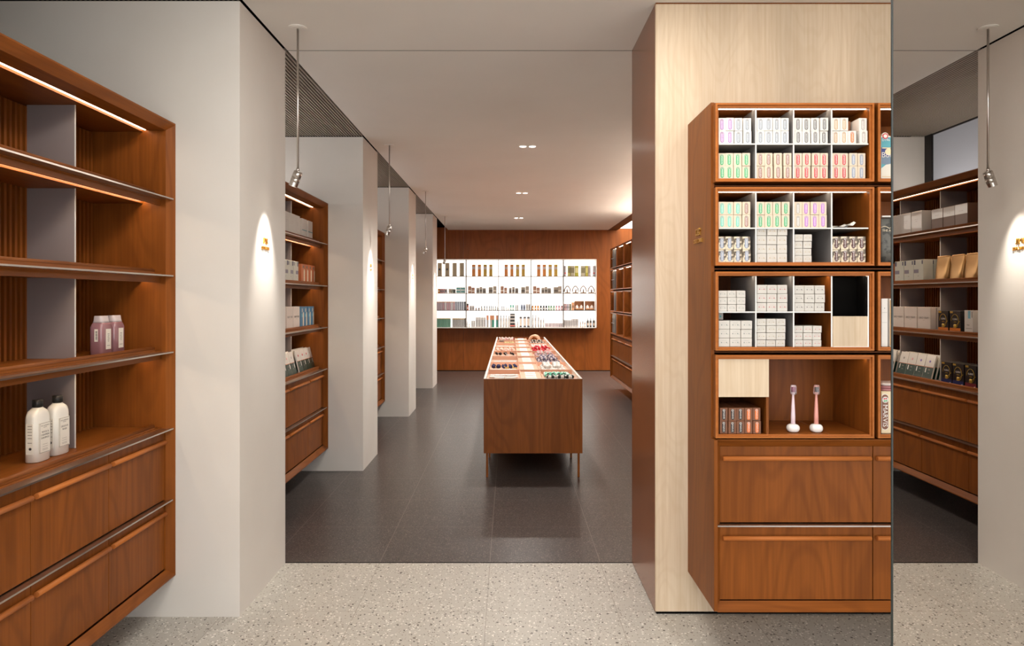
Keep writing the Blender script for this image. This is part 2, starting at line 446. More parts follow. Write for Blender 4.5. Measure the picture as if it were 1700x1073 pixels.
for y, lb in ((6.28, 'twin recessed ceiling downlight above the front of the long table'), (9.07, 'twin recessed ceiling downlight above the middle of the long table'), (11.9, 'twin recessed ceiling downlight nearest the back wall')):
    t = thing('recessed_downlight', lb, 'ceiling light', (.165, y, CZ), 0, 'twin ceiling downlights')
    for sx in (-1, 1):
        m = MB(white_p); cx = sx * .0415
        m.cyl((cx, 0, -.003), (cx, 0, 0), .036, n=28); b_ = m.build('bezel', t)
        m = MB(lens_m); m.cyl((cx, 0, -.0045), (cx, 0, -.003), .027, n=24); m.build('lens', b_)
        l = light('SPOT', 'downlight_beam', (0, 0, 0), 72, (1, .94, .87), spot=140, blend=.6, radius=.05)
        l.parent = t; l.location = (cx, 0, -.02)
for x in (-1.0, -.1, .8, 1.5):
    light('SPOT', 'display_fill', (x, 12.3, CZ - .012), 20, WARM, spot=80, blend=.9, radius=.06, aim=(0, 1.45, -1.3))  # added fill for the fronts of the displayed goods, no fixture
# fill spots added before the back wall, without fixtures
for x, y in ((-.75, 12.7), (1.2, 12.7)):
    light('SPOT', 'aisle_fill', (x, y, CZ - .01), 60, WARM, spot=110, blend=.8, radius=.06)

# uplights added on the bay cabinets and partition to brighten the ceiling
for k, (y0, y1) in enumerate(((3.95, 5.8), (6.65, 8.5), (9.35, 11.2))):
    m = MB(steel_dk); m.box(-2.0, -1.93, y0, y1, 2.232, 2.24)
    m.box(-1.99, -1.94, y0 + .02, y1 - .02, 2.24, 2.246, mat('bay_fill_glow', (255, 250, 244), emit=13, ecol=(255, 247, 240)))
    tag(m.build('added_uplight'), 'added strip uplight brightening the ceiling, on top of the %s bay cabinet' % ('second', 'third', 'farthest')[k], 'light')
m = MB(steel_dk); m.box(1.95, 2.02, 5.6, 11.2, 2.232, 2.24)
m.box(1.96, 2.01, 5.62, 11.18, 2.24, 2.246, mat('partition_fill_glow', (255, 244, 230), emit=34, ecol=(255, 240, 222)))
tag(m.build('added_uplight'), 'added strip uplight brightening the ceiling, on top of the right aisle cabinets', 'light')

# brass lettering
def letters(name, lines, M, label):
    m = MB(brass)
    for s_, sz, dz in lines: m.text(s_, sz, M @ Matrix.Translation((0, dz, 0)), ext=.003)
    o = m.build(name); tag(o, label, 'sign')
def face_px(x, y, z): return Matrix.Translation((x, y, z)) @ Matrix.Rotation(PI / 2, 4, 'Z') @ Matrix.Rotation(PI / 2, 4, 'X')
def face_nx(x, y, z): return Matrix.Translation((x, y, z)) @ Matrix.Rotation(-PI / 2, 4, 'Z') @ Matrix.Rotation(PI / 2, 4, 'X')
letters('brass_sign', (('护肤', .032, .017), ('SKINCARE', .0235, -.018)), face_px(-1.2115, 3.53, 1.705), 'brass lettering reading SKINCARE on the first plaster column')
letters('brass_sign', (('身体', .032, .017), ('BODY', .0235, -.018)), face_px(-1.2115, 6.22, 1.705), 'brass lettering on the second plaster column, under its spotlight')
letters('brass_sign', (('护发', .032, .017), ('HAIR', .0235, -.018)), face_px(-1.2115, 8.92, 1.705), 'small brass lettering on the third plaster column')
letters('brass_sign', (('口腔', .034, .018), ('ORAL CARE', .024, -.019)), face_nx(.8115, 3.045, 1.703), 'brass lettering on the wooden side of the wall cabinet')

# ------------------------------------------------------------------ cabinets (local frame: x = along, y = into the wall, z = up)
def splay(m, u0, u1, v0, v1, ins, dep, y0=0, mm=None, mh=None):
    A = [(u0, v0), (u1, v0), (u1, v1), (u0, v1)]; B = [(u0 + ins, v0 + ins), (u1 - ins, v0 + ins), (u1 - ins, v1 - ins), (u0 + ins, v1 - ins)]
    for i in range(4):
        j = (i + 1) % 4
        m.face([(A[i][0], y0, A[i][1]), (A[j][0], y0, A[j][1]), (B[j][0], y0 + dep, B[j][1]), (B[i][0], y0 + dep, B[i][1])], mh if i in (0, 2) else mm)
def drawer(t, u0, u1, v0, v1, y, handle=True):
    m = MB(wood_v); m.box(u0 + .0015, u1 - .0015, y, y + .02, v0 + .0015, v1 - .0015, c=.001); d = m.build('drawer', t)
    hz = v1 - .049
    m = MB(wood_bar); m.tube([(u0 + .012, y - .010, hz), (u1 - .012, y - .010, hz)], .0098, n=12)
    m.box(u0 + .014, u1 - .014, y - .004, y, hz - .003, hz + .003); m.build('handle', d)
Z_SH = [1.894, 1.549, 1.206, .862]
ZT, ZB = 2.22, .195
def bay_cabinet(name, label, D0, D1, divs, face=-1.505, slat=True):
    """recessed shelf cabinet facing +x; local x runs away from the viewer"""
    L_ = D1 - D0
    t = thing(name, label, 'shelf cabinet', (face, D0, 0), PI / 2)
    u0, u1 = .03, L_ - .03
    m = MB(wood_h); splay(m, 0, L_, ZB, ZT, .03, .03, 0, wood_v, wood_h)
    m.box(0, L_, .0, .38, ZT, ZT + .006, wood_h); m.box(0, L_, .0, .38, ZB - .006, ZB, wood_h)
    m.box(-.004, 0, 0, .38, ZB - .006, ZT + .006, wood_v); m.box(L_, L_ + .004, 0, .38, ZB - .006, ZT + .006, wood_v)
    m.build('frame', t)
    m = MB(wood_v); m.box(u0 - .01, u0, .03, .376, ZB + .03, ZT - .03); m.build('side_panel', t)
    m = MB(wood_v); m.box(u1, u1 + .01, .03, .376, ZB + .03, ZT - .03); m.build('side_panel', t)
    # ceiling of the cabinet with the light groove
    m = MB(wood_h); z = ZT - .03
    m.box(u0, u1, .03, .112, z, z + .012); m.box(u0, u1, .112, .132, z + .008, z + .012); m.box(u0, u1, .132, .366, z - .006, z + .012)
    top = m.build('top_panel', t)
    m = MB(led_soft); m.box(u0 + .002, u1 - .002, .118, .126, z + .001, z + .006); m.build('led_strip', top)
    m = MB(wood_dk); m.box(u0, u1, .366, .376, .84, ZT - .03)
    x = u0 + .008
    while x < u1 - .02:
        m.box(x, x + .0135, .350, .366, .862, ZT - .043, wood_v); x += .0285
    m.build('slatted_back', t)
    lev = [ZT - .042] + Z_SH
    for k, zs in enumerate(Z_SH):
        m = MB(wood_h)
        if k < 3:
            m.box(u0, u1, .05, .366, zs - .018, zs, wood_h)
            m.box(u0, u1, .053, .063, zs - .040, zs - .018); m.box(u0, u1, .132, .348, zs - .031, zs - .018)
        else:
            m.box(u0, u1, .05, .366, zs - .014, zs, wood_h)
        s_ = m.build('shelf' if k < 3 else 'counter_board', t)
        m = MB(wood_h); m.tube([(u0 + .004, .062, zs + .012), (u1 - .05, .062, zs + .012)], .0085, n=10)
        m.box(u0 + .004, u1 - .05, .055, .069, zs, zs + .012); m.build('lip', s_)
        m = MB(steel); m.box(u0 - .026, u1 + .02, .004, .05, zs - .0125, zs - .0065); m.build('metal_edge', s_)
        if k < 3:
            m = MB(led_hid); m.box(u0 + .002, u1 - .002, .118, .126, zs - .0192, zs - .0182); m.build('led_strip', s_)
    for d in divs:
        u = d - D0
        for k in range(4):
            z1 = lev[k] - (-.006 if k == 0 else .031); z0 = Z_SH[k]
            m = MB(divider_m); m.box(u - .002, u + .002, .167, .350, z0 + .0005, z1 - .0005); m.box(u - .0022, u + .0022, .164, .167, z0 + .0005, z1 - .0005, white_metal); m.build('divider', t)  # white front strip paints in the LED shine on the metal edge
    m = MB(black); m.box(u0, u1, .07, .08, ZB + .03, .85); m.build('drawer_carcass', t)
    m = MB(steel); m.box(u0 - .022, u1 + .018, .006, .04, .529, .535); m.build('metal_strip', t)
    e = [u0] + [d - D0 for d in divs] + [u1]
    for a, b in zip(e, e[1:]):
        drawer(t, a, b, .537, .846, .036); drawer(t, a, b, .227, .527, .036)
    return t
bay_cabinet('bay_cabinet', 'orange brown shelf cabinet at far left, nearly empty, with drawers', 1.17, 3.20, [1.80, 2.285, 2.730])
b2 = bay_cabinet('bay_cabinet', 'shelf cabinet stocked with packs between first and second columns', 3.855, 5.90, [4.43, 4.935, 5.44])
def recopy(src, dy, lbl):
    KIDS[src.name] = kids(src); c = copy_tree(src); c.location.y += dy; c['label'] = lbl; return c
recopy(b2, 2.70, 'sliver of shelf cabinet between second and third columns')
recopy(b2, 5.40, 'shelf cabinet between third and fourth columns, mostly hidden')

# ---- wall-hung cabinet on the ash pier
YF = 2.815
def BX(x): return (x - VX) * YF / F
def BZ(y): return H - (y - VY) * YF / F
t = thing('wall_cabinet', 'orange brown wall-hung drawer cabinet with tall side, on pale pier', 'cabinet', (.8145, YF, 0))
W2 = 1.294
m = MB(wood_v)
m.box(0, .014, .045, .413, .8755, ZT + .009); m.box(0, .014, 0.001, .413, ZB, .8755)
m.build('side_panel', t)
m = MB(wood_h); splay(m, .001, W2, ZB, .8755, .03, .03, 0, wood_v, wood_h)
m.box(.014, W2, .001, .4, ZB - .004, ZB); m.box(.014, W2, .0, .4, .8755, .8775); m.build('frame', t)
m = MB(black); m.box(.014, W2, .36, .37, .8775, ZT); m.build('backing_board', t)
m = MB(wood_h)
for z in (1.893, 1.5575, 1.222): m.box(.014, W2, .047, .10, z - .002, z + .002)
m.box(.014, W2, .05, .4, ZT + .003, ZT + .009)
m.build('rail', t)
m = MB(black); m.box(.03, W2 - .03, .06, .07, .22, .85); m.build('drawer_carcass', t)
m = MB(steel); m.box(.016, W2 - .02, .004, .04, .529, .5345); m.build('metal_strip', t)
for a in (.03, .6465):
    drawer(t, a, a + .6165, .537, .846, .032); drawer(t, a, a + .6165, .227, .527, .032)

def display_box(name, label, loc, rz, W, Hh, Dp=.34, div=(), shelves=(), led=True, inner=wood_dk, door=None, cat='display box', group=None, wood_third=False):
    t = thing(name, label, cat, loc, rz, group)
    a, b = .007, .0135
    m = MB(wood_h)
    for (p, q, y0) in ((0, a, 0), (a, b, .008)):
        for yy0, yy1, ma, mb_ in ((y0, y0 + .006, wood_edge, wood_edge), (y0 + .006, Dp, wood_v, wood_h)):
            m.box(p, q, yy0, yy1, p, Hh - p, ma); m.box(W - q, W - p, yy0, yy1, p, Hh - p, ma)
            m.box(q, W - q, yy0, yy1, p, q, mb_); m.box(q, W - q, yy0, yy1, Hh - q, Hh - p, mb_)
    m.box(b, W - b, .008, .012, Hh - b - .003, Hh - b, wood_edge)
    m.build('frame', t)
    m = MB(inner if shelves else wood_v); m.box(b, W - b, Dp - .008, Dp, b, Hh - b); m.build('back_panel', t)  # darker wood behind shelved cells paints in their shade
    if led:
        m = MB(led_m if led is True else led); m.box(b + .001, W - b - .001, .036, .048, Hh - b - .0012, Hh - b - .0002); m.build('led_strip', t)
    for k_, (u, z0, z1) in enumerate(div):
        m = MB(wood_v if (wood_third and k_ == 2) else cell_metal); m.box(u - .0025, u + .0025, .0165, Dp - .01, z0, z1 - .004); m.box(u - .0025, u + .0025, .014, .0165, z0, z1 - .004, white_metal); m.build('divider', t)
    for (x0, x1, z) in shelves:
        m = MB(cell_metal); m.box(x0, x1, .0165, Dp - .01, z - .0025, z + .0025); m.box(x0, x1, .014, .0165, z - .0025, z + .0025, white_metal); m.build('shelf', t)
    return t
BZT = [2.215, 1.881, 1.545, 1.213]; BZB = [1.903, 1.569, 1.231, .883]
gx = [BX(v) - .821 for v in (1257, 1320, 1383.5)]
GRP = 'display boxes mounted above the drawers'
boxes = []
for k in range(4):
    W = .6297; Hh = BZT[k] - BZB[k]
    zs = {0: BZ(238) - BZB[0], 1: BZ(378.5) - BZB[1], 2: BZ(518.5) - BZB[2]}.get(k)
    div = []; sh = []
    if k < 3:
        div = [(u, .0135, Hh - .0135) for u in gx]
        ends = [.0135] + gx + [W - .0135]
        n = 4 if k < 2 else 3
        sh = [(ends[i] + .003, ends[i + 1] - .003, zs) for i in range(n)]
    lb = ['topmost wooden display box, full of white toothpaste cartons', 'second wooden display box from top, with cartons and small white boxes',
          'third wooden display box from top, with small white boxes and black opening', 'lowest wooden display box, holding two toothbrushes'][k]
    t = display_box('display_box', lb, (.821, YF, BZB[k]), 0, W, Hh, .34, div, sh, True, group=GRP, wood_third=(k == 2))
    boxes.append(t)
    if k == 2:
        u0, u1 = gx[2] + .004, W - .020
        m = MB(black); m.box(u0, u1, .10, .105, .0135, Hh - .02); m.box(u1 - .002, u1, .03, .1, .0135, Hh - .016); m.build('dark_liner', t)
        m = MB(steel); m.box(u1, u1 + .004, .012, .04, .0135, Hh - .016); m.build('edge_strip', t)
        m = MB(ash); m.box(u0, u1, .012, .024, .0155, BZ(525.5) - BZB[2]); tag(m.build('sliding_door', t), 'pale ash sliding door', None)
        m = MB(white_metal); m.box(u0, u1 + .004, .010, .026, .0135, .0155); m.build('door_track', t)
    if k == 3:
        u1 = BX(1278) - .821; zt = BZ(660) - BZB[3]
        m = MB(ash); m.box(.0135, u1, .010, .022, zt, Hh - .0145); tag(m.build('sliding_door', t), 'pale ash sliding door', None)
        m = MB(wood_v); m.box(u1 - .010, u1, .012, .33, .0135, zt); m.box(.0135, u1 - .01, .03, .33, zt + .002, zt + .012, wood_h); m.build('divider', t)
        m = MB(steel); m.box(BX(1380) - .821, BX(1380) - .819, .02, .32, .0135, .0139); m.build('inlay_strip', t)
lb2 = ['topmost display box at the mirror edge, holding a tall illustrated pouch', 'second display box at the mirror edge, holding a dark grey pouch',
       'third display box at the mirror edge, holding a white carton', 'lowest display box at the mirror edge, holding a large brown carton']
for k in range(4):
    display_box('display_box', lb2[k], (1.4665, YF, BZB[k]), 0, .6297, BZT[k] - BZB[k], .34, (), (), True, group=GRP)

# ---- far right run of the same furniture, facing the aisle
t = thing('partition_cabinet', 'long dark drawer cabinet along the right aisle, far back', 'cabinet', (1.607, 11.26, 0), -PI / 2)
LW = 5.8
m = MB(wood_v); m.box(0, .014, .045, .42, .8755, ZT + .009); m.box(0, .014, .001, .42, ZB, .8755); m.box(LW - .014, LW, 0, .42, ZB, ZT); m.box(.014, LW, .405, .42, 0.0, ZT); m.build('side_panel', t)
m = MB(wood_h); splay(m, .001, LW, ZB, .8755, .03, .03, 0, wood_v, wood_h); m.box(.014, LW, .001, .4, ZB - .004, ZB); m.box(.014, LW, 0, .4, .8755, .8775); m.box(0, LW, .045, .42, ZT + .003, ZT + .009); m.build('frame', t)
m = MB(black); m.box(.014, LW, .36, .37, .8775, ZT); m.build('backing_board', t)
m = MB(steel); m.box(.016, LW - .02, .004, .04, .529, .5345); m.build('metal_strip', t)
for i in range(5):
    a = .03 + i * .6465; drawer(t, a, a + .6465, .537, .846, .032); drawer(t, a, a + .6465, .227, .527, .032)
for c_ in range(5):
    for k in range(4):
        W = .6297; Hh = BZT[k] - BZB[k]; div = (); sh = ()
        if c_ == 0:
            if k != 2: div = [(u, .0135, Hh - .0135) for u in gx[:2]]; sh = [(.0135, gx[1] - .003, Hh * .5)]
            else: div = [(gx[1], .0135, Hh - .0135)]
        nm = ['top row', 'second row', 'third row', 'bottom row'][k]
        display_box('display_box', 'small lit display box on far right aisle, %s, %s from back wall' % (nm, ORD[c_]), (1.607, 11.25 - c_ * .6455, BZB[k]), -PI / 2, W, Hh, .34, div, sh, led_m, group='lit display boxes along the right aisle')
# ------------------------------------------------------------------ toothpaste cartons and small boxes in the display boxes
card_beige = mat('carton_beige', (222, 205, 182), .55)
card_white = mat('carton_white', (228, 223, 216), .5)
def marbled(name, a, b_, sc):
    m = mat(name, a, .5); nt, N, L = nodes(m); b = nt.nodes['Principled BSDF']
    tc = N('ShaderNodeTexCoord'); n = N('ShaderNodeTexNoise', i_Scale=sc); n.inputs['Detail'].default_value = 3; L(tc.outputs['Object'], n.inputs['Vector'])
    r = N('ShaderNodeMapRange'); r.inputs[1].default_value = .48; r.inputs[2].default_value = .55; L(n.outputs[0], r.inputs[0])
    L(mix(N, L, r.outputs[0], lin(a), lin(b_)), b.inputs['Base Color']); return m
card_marbled = marbled('carton_marbled', (222, 208, 182), (104, 92, 78), 55)
card_copper = mat('carton_copper', (118, 72, 44), .45)
CAP = {'purple': (166, 96, 180), 'slate': (120, 132, 146), 'green': (48, 172, 104), 'brown': (142, 74, 46), 'charcoal': (70, 66, 64), 'red': (206, 44, 52),
       'tan': (200, 154, 96), 'orange': (228, 118, 48), 'dusty blue': (138, 152, 176), 'mint': (104, 206, 182), 'grey': (176, 166, 154), 'lilac': (184, 110, 204), 'black': (36, 32, 32), 'maroon': (84, 30, 34)}
CW, CH, CD = .0315, .0512, .17
crest_m = mat('crest_silver', (196, 190, 184), .4, .4)
def carton_proto(col, card):
    m = MB(card); m.box(-CW / 2, CW / 2, 0, CD, 0, CH, c=.0008)
    o = m.build('toothpaste_carton', origin=(0, 0, 0))
    cc = mat('capsule_' + col.replace(' ', '_'), CAP[col], .45)
    kf = .72 if col in ('green', 'red', 'mint', 'lilac', 'orange', 'dusty blue') else .22
    pale = mat('capsule_pale_' + col.replace(' ', '_'), tuple(int(v * kf + 238 * (1 - kf)) for v in CAP[col]), .45)
    m = MB(cc); z = CH * .5
    fill = card in (card_copper,) or col in ('maroon', 'black')
    m.capsule(0, z, .0066, .0218, -.0001, cc, th=.0004)
    if not fill: m.capsule(0, z, .0044, .0194, -.0005, pale, th=.0003)
    m.text('MARVIS', .0088, frontv(0, -.0009, z - .003), card_white if (fill or kf > .5) else cc, ext=.0001)
    m.cyl((0, -.0005, z + .0165), (0, -.0012, z + .0165), .0044, crest_m, n=12); m.cyl((0, -.0012, z + .0165), (0, -.0015, z + .0165), .0022, cc, n=8)
    m.build('printed_label', o)
    return o
PROTO = {}
CELL = ['leftmost', 'second', 'third', 'rightmost']; BOXN = ['topmost box', 'second box down', 'third box down', 'lowest box']
def cell_cartons(cols, card, bk, upper, ci, base_z, rows=2):
    where = '%s %s cell, %s' % (CELL[ci], 'upper' if upper else 'lower', BOXN[bk])
    grp = 'toothpaste cartons in the display boxes'
    for i, (px, col, present) in enumerate(cols):
        for r in range(rows):
            if r not in present: continue
            k = (col, card.name)
            if k not in PROTO: PROTO[k] = carton_proto(col, card)
            cn = {'carton_white': 'white', 'carton_beige': 'beige', 'carton_marbled': 'marbled', 'carton_copper': 'brown'}[card.name]
            side = ORD[i] + ' from left'
            lb = '%s carton, %s capsule, %s row, %s, %s' % (cn, col, 'lower' if r == 0 else 'upper', side, where)
            place(PROTO[k], (BX(px) + random.uniform(-.0006, .0006), YF + .018 + random.uniform(0, .006), base_z + r * (CH + .0006) + .0003), random.uniform(-.02, .02), lb, grp)
f = lambda px, col, p=(0, 1): (px, col, p)
Z0 = [z + .0137 for z in BZB]
ZS = [BZ(238) + .0027, BZ(378.5) + .0027, BZ(518.5) + .0027]
cell_cartons([f(1201.3, 'purple'), f(1214.5, 'purple'), f(1229, 'slate'), f(1244, 'slate')], card_white, 0, 1, 0, ZS[0])
cell_cartons([f(1265.5, 'slate'), f(1279, 'slate'), f(1292.8, 'slate'), f(1306.5, 'slate')], card_white, 0, 1, 1, ZS[0])
cell_cartons([f(1328.5, 'charcoal'), f(1342.5, 'charcoal'), f(1357, 'charcoal'), f(1372, 'charcoal')], card_white, 0, 1, 2, ZS[0])
cell_cartons([f(1392, 'tan'), f(1405.5, 'tan'), f(1419, 'orange', (0,)), f(1437.5, 'grey')], card_white, 0, 1, 3, ZS[0])
cell_cartons([f(1201.3, 'green'), f(1213.5, 'green'), f(1227.5, 'green'), f(1241.5, 'green')], card_beige, 0, 0, 0, Z0[0])
cell_cartons([f(1265.5, 'brown'), f(1279, 'brown'), f(1295, 'brown'), f(1311, 'brown')], card_beige, 0, 0, 1, Z0[0])
cell_cartons([f(1328.5, 'red'), f(1342.5, 'red'), f(1358, 'red'), f(1372, 'red')], card_beige, 0, 0, 2, Z0[0])
cell_cartons([f(1392, 'red'), f(1405.5, 'red'), f(1421, 'dusty blue'), f(1435, 'dusty blue')], card_beige, 0, 0, 3, Z0[0])
cell_cartons([f(1201.3, 'mint'), f(1213.8, 'mint'), f(1227.6, 'mint'), f(1241.8, 'brown')], card_beige, 1, 1, 0, ZS[1])
cell_cartons([f(1265.5, 'green'), f(1279, 'green'), f(1293, 'green'), f(1307.5, 'green')], card_beige, 1, 1, 1, ZS[1])
cell_cartons([f(1328.5, 'grey'), f(1342, 'lilac'), f(1356, 'lilac'), f(1369.8, 'lilac')], card_beige, 1, 1, 2, ZS[1])
cell_cartons([f(1201.3, 'dusty blue'), f(1213.8, 'dusty blue'), f(1228, 'dusty blue'), f(1242.5, 'dusty blue')], card_marbled, 1, 0, 0, Z0[1])
cell_cartons([f(1393, 'maroon'), f(1407, 'maroon'), f(1421.5, 'maroon'), f(1435.5, 'maroon')], card_marbled, 1, 0, 3, Z0[1])
PROTO.clear()
cell_cartons([f(1204.5, 'black'), f(1218.5, 'black'), f(1232, 'black'), f(1245.8, 'orange'), f(1259.5, 'orange')], card_copper, 3, 0, 0, Z0[3])
# tipped carton lying behind in the topmost box
m = MB(card_copper); m.box(-CW / 2, CW / 2, 0, CD, 0, CH, c=.0008); o = m.build('toothpaste_carton', origin=(0, 0, 0))
m = MB(mat('capsule_orange')); m.capsule(0, CH * .5, .0066, .0218, -.0001, th=.0004); m.build('printed_label', o)
o.location = (BX(1420.5), YF + .075, ZS[0] + CH + .0014); o.rotation_euler = (0, 0, .04)
tag(o, 'dark brown carton lying set back on the orange carton, topmost box', 'carton', 'toothpaste cartons in the display boxes')
for o in [o for o in bpy.data.objects if o.name.startswith('toothpaste_carton')]: o['category'] = 'carton'

# small white boxes with a row of coloured marks
def small_box(wd, ht, col, dp=.11, key=''):
    m = MB(mat('white_box_card', (206, 201, 193), .6)); m.box(-wd / 2, wd / 2, 0, dp, 0, ht, c=.0011); o = m.build('small_white_box', origin=(0, 0, 0))
    c = mat('mark_' + col.replace(' ', '_'), {'gold': (190, 168, 130), 'grey green': (132, 142, 136), 'red': (196, 112, 112), 'olive': (176, 160, 122), 'dark': (124, 120, 116)}[col], .5)
    m = MB(c); z = ht * .5
    for dx in (-.3, .3):
        m.cyl((dx * wd * .75, 0, z), (dx * wd * .75, -.0004, z), ht * .07, n=10)
    m.cyl((wd * .34, 0, z - ht * .06), (wd * .34, -.0004, z - ht * .06), ht * .032, n=8)
    m.text('~', ht * .34, front(0, -.0002, z), ext=.0001)
    m.box(-wd * .25, wd * .25, -.0003, 0, z + ht * .22, z + ht * .235)
    m.build('printed_label', o); o['category'] = 'box'
    return o
def box_stack(bk, upper, ci, cxs, wpx, hpx, nrow, col, base):
    wd, ht = wpx * YF / F, hpx * YF / F - .0012
    p = small_box(wd - .0016, ht, col)
    rn = ['bottom row', 'second row up', 'third row up', 'fourth row up']
    for i, px in enumerate(cxs):
        for r in range(nrow):
            lb = 'white box, %s marks, %s, %s from left, %s %s cell, %s' % (col.replace('grey green', 'green'), rn[r], ORD[i], CELL[ci], 'upper' if upper else 'lower', BOXN[bk])
            place(p, (BX(px) + random.uniform(-.0003, .0003) + (.0004 * r), YF + .02 + random.uniform(0, .006), base + r * (ht + .0012) + .0003), random.uniform(-.012, .012), lb, 'small white boxes in the display boxes')
box_stack(1, 0, 1, [1267.5, 1284.8, 1302], 16.9, 15.0, 4, 'gold', Z0[1])
box_stack(1, 0, 2, [1329.5, 1344.5], 14.6, 11.8, 4, 'gold', Z0[1])
box_stack(2, 1, 0, [1202.5, 1217.8, 1233.2], 15.2, 11.7, 3, 'grey green', ZS[2])
box_stack(2, 1, 1, [1267.5, 1284.8, 1302.3], 17.1, 14.9, 3, 'red', ZS[2])
box_stack(2, 1, 2, [1330.5, 1347.8, 1365], 17.1, 14.6, 3, 'dark', ZS[2])
box_stack(2, 0, 0, [1204.5, 1223.6, 1242.6], 18.8, 14.7, 3, 'grey green', Z0[2])
box_stack(2, 0, 1, [1267.3, 1283.6, 1299.8], 16.1, 11.8, 4, 'olive', Z0[2])
box_stack(2, 0, 2, [1329.6, 1345, 1360.4], 15.2, 11.8, 3, 'red', Z0[2])
teal = mat('teal_print', (70, 150, 150), .5)
ht = 14.7 * YF / F - .0006
m = MB(mat('grey_card', (168, 162, 156), .6)); m.box(-.017, .017, 0, .09, 0, .030, c=.0007); o = m.build('small_grey_box', origin=(0, 0, 0))
m = MB(teal); m.cyl((-.008, 0, .014), (-.008, -.0004, .014), .003, n=8); m.cyl((.006, 0, .014), (.006, -.0004, .014), .004, n=8); m.build('printed_label', o)
o.location = (BX(1201), YF + .06, Z0[2] + 3 * (ht + .0006) + .0012); tag(o, 'grey box with teal marks lying on top of the lower left stack', 'box')
# crumpled paper in the empty cell
m = MB(white_p); G = 9
P = [[(BX(1386) + .002 + i * .012, YF + .03 + j * .018, ZS[1] + .001 + .012 * abs(math.sin(i * .9 + j * .5)) * (i / 8 + .3) + (.008 if i > 6 else 0) + .004 * math.sin(j * 1.7)) for i in range(G)] for j in range(7)]
for j in range(6):
    for i in range(G - 1):
        a, b, c, d = P[j][i], P[j][i + 1], P[j + 1][i + 1], P[j + 1][i]
        m.face([a, b, c, d]); m.face([(v[0], v[1], v[2] - .0008) for v in (d, c, b, a)])
tag(m.build('paper_sheet'), 'crumpled white paper sheet lying in the empty rightmost cell, second box', 'paper')

# toothbrushes on their white pebble stands
def toothbrush(px, hc, bc, lb, lbs):
    x = BX(px); y = YF + .055; z = BZB[3] + .0137
    sx = YF / F * (1 + .055 / YF)
    m = MB(mat('white_ceramic', (240, 237, 232), .25))
    m.loft([(.017 - .017 * math.cos(PI * k / 16), max(.0245 * math.sin(PI * k / 16) ** .55, .003), max(.0225 * math.sin(PI * k / 16) ** .55, .003)) for k in range(17)], n=32, ex=2.6)
    o = m.build('toothbrush_stand', origin=(0, 0, 0)); o.location = (x, y, z); tag(o, lbs, 'stand', 'white toothbrush stands')
    t = thing('toothbrush', lb, 'toothbrush', (x, y, z + .0342))
    hm = mat('handle_' + lb.split()[0], hc, .3)
    m = MB(hm); m.loft([(0, .0085, .0065), (.03, .0085, .0065), (.08, .0062, .0055), (.112, .0042, .0042), (.122, .0046, .004), (.128, .0075, .004), (.150, .0078, .0038), (.1545, .005, .003)], n=16, ex=2.6)
    m.build('handle', t)
    m = MB(mat('bristles_' + lb.split()[0], bc, .8))
    for r in range(7):
        for c in range(4):
            bx = -.0044 + c * .0029; bz = .1305 + r * .0028
            m.cyl((bx, -.003, bz), (bx, -.0135, bz), .0012, n=6)
    m.build('bristle_tufts', t)
    m = MB(mat('clear_cap', (240, 235, 235), .08, trans=.92, spec=.6)); m.loft([(.120, .0105, .0125, 0, -.004), (.1245, .0108, .0128, 0, -.004), (.152, .0108, .0128, 0, -.004), (.158, .008, .009, 0, -.004)], n=20, ex=3)
    m.build('clear_cap', t)
toothbrush(1325.8, (234, 210, 218), (178, 40, 108), 'pale pink toothbrush with magenta bristles, left of the two', 'white pebble stand holding the toothbrush with magenta bristles')
toothbrush(1365, (228, 158, 146), (92, 80, 86), 'salmon toothbrush with grey bristles, right of the two', 'white pebble stand holding the salmon toothbrush')

# goods in the boxes at the mirror edge
def XB(px, d=.03): return (px - VX) * (YF + d) / F
# pouch
z0 = Z0[0]; x0 = XB(1462.5); x1 = x0 + .155
def zp(y, d=.03): return H - (y - VY) * (YF + d) / F
t = thing('illustrated_pouch', 'tall pouch with teal and blue night scene, topmost box at mirror edge', 'pouch', ((x0 + x1) / 2, YF + .03, z0))
hw = (x1 - x0) / 2; hh = zp(222) - z0
m = MB(mat('pouch_cream', (226, 220, 206), .4))
prof = [(-hw, 0), (hw, 0), (hw, hh * .93)]
top = [(hw * .5, hh * .955), (hw * .1, hh * .95), (-hw * .35, hh * .93)]
cxr = -hw + .017
arc = [(cxr + .013 * math.cos(a), hh - .008 + .013 * math.sin(a)) for a in [PI * k / 8 for k in range(9)]]
out = prof + top + arc + [(-hw, hh * .94)]
m.face([(a, 0, b) for a, b in out]); m.face([(a, .028 if b < hh * .5 else .012, b) for a, b in out][::-1])
for a, b in zip(out, out[1:] + out[:1]):
    m.face([(a[0], 0, a[1]), (a[0], .028 if a[1] < hh * .5 else .012, a[1]), (b[0], .028 if b[1] < hh * .5 else .012, b[1]), (b[0], 0, b[1])])
m.build('pouch_body', t)
tealp = mat('pouch_teal', (84, 160, 172), .4); bluep = mat('pouch_night_blue', (44, 58, 122), .4); greyp = mat('pouch_slate', (112, 130, 148), .4); creamp = mat('pouch_moon', (238, 220, 176), .4)
m = MB(tealp); m.box(-hw + .001, hw - .001, -.0005, 0, hh * .70, hh * .92)
m.box(-hw + .001, hw - .001, -.0006, 0, hh * .46, hh * .70, bluep)
m.face([(-hw + .001, -.0007, hh * .30), (hw, -.0007, hh * .46), (hw, -.0007, hh * .52), (-hw + .001, -.0007, hh * .50)], greyp)
m.face([(-hw + .001, -.0008, hh * .24), (-hw + .02, -.0008, hh * .32), (-hw + .002, -.0008, hh * .34)], tealp)
m.cyl((-hw + .030, -.0007, hh * .60), (-hw + .030, -.0011, hh * .60), .014, creamp, n=20)
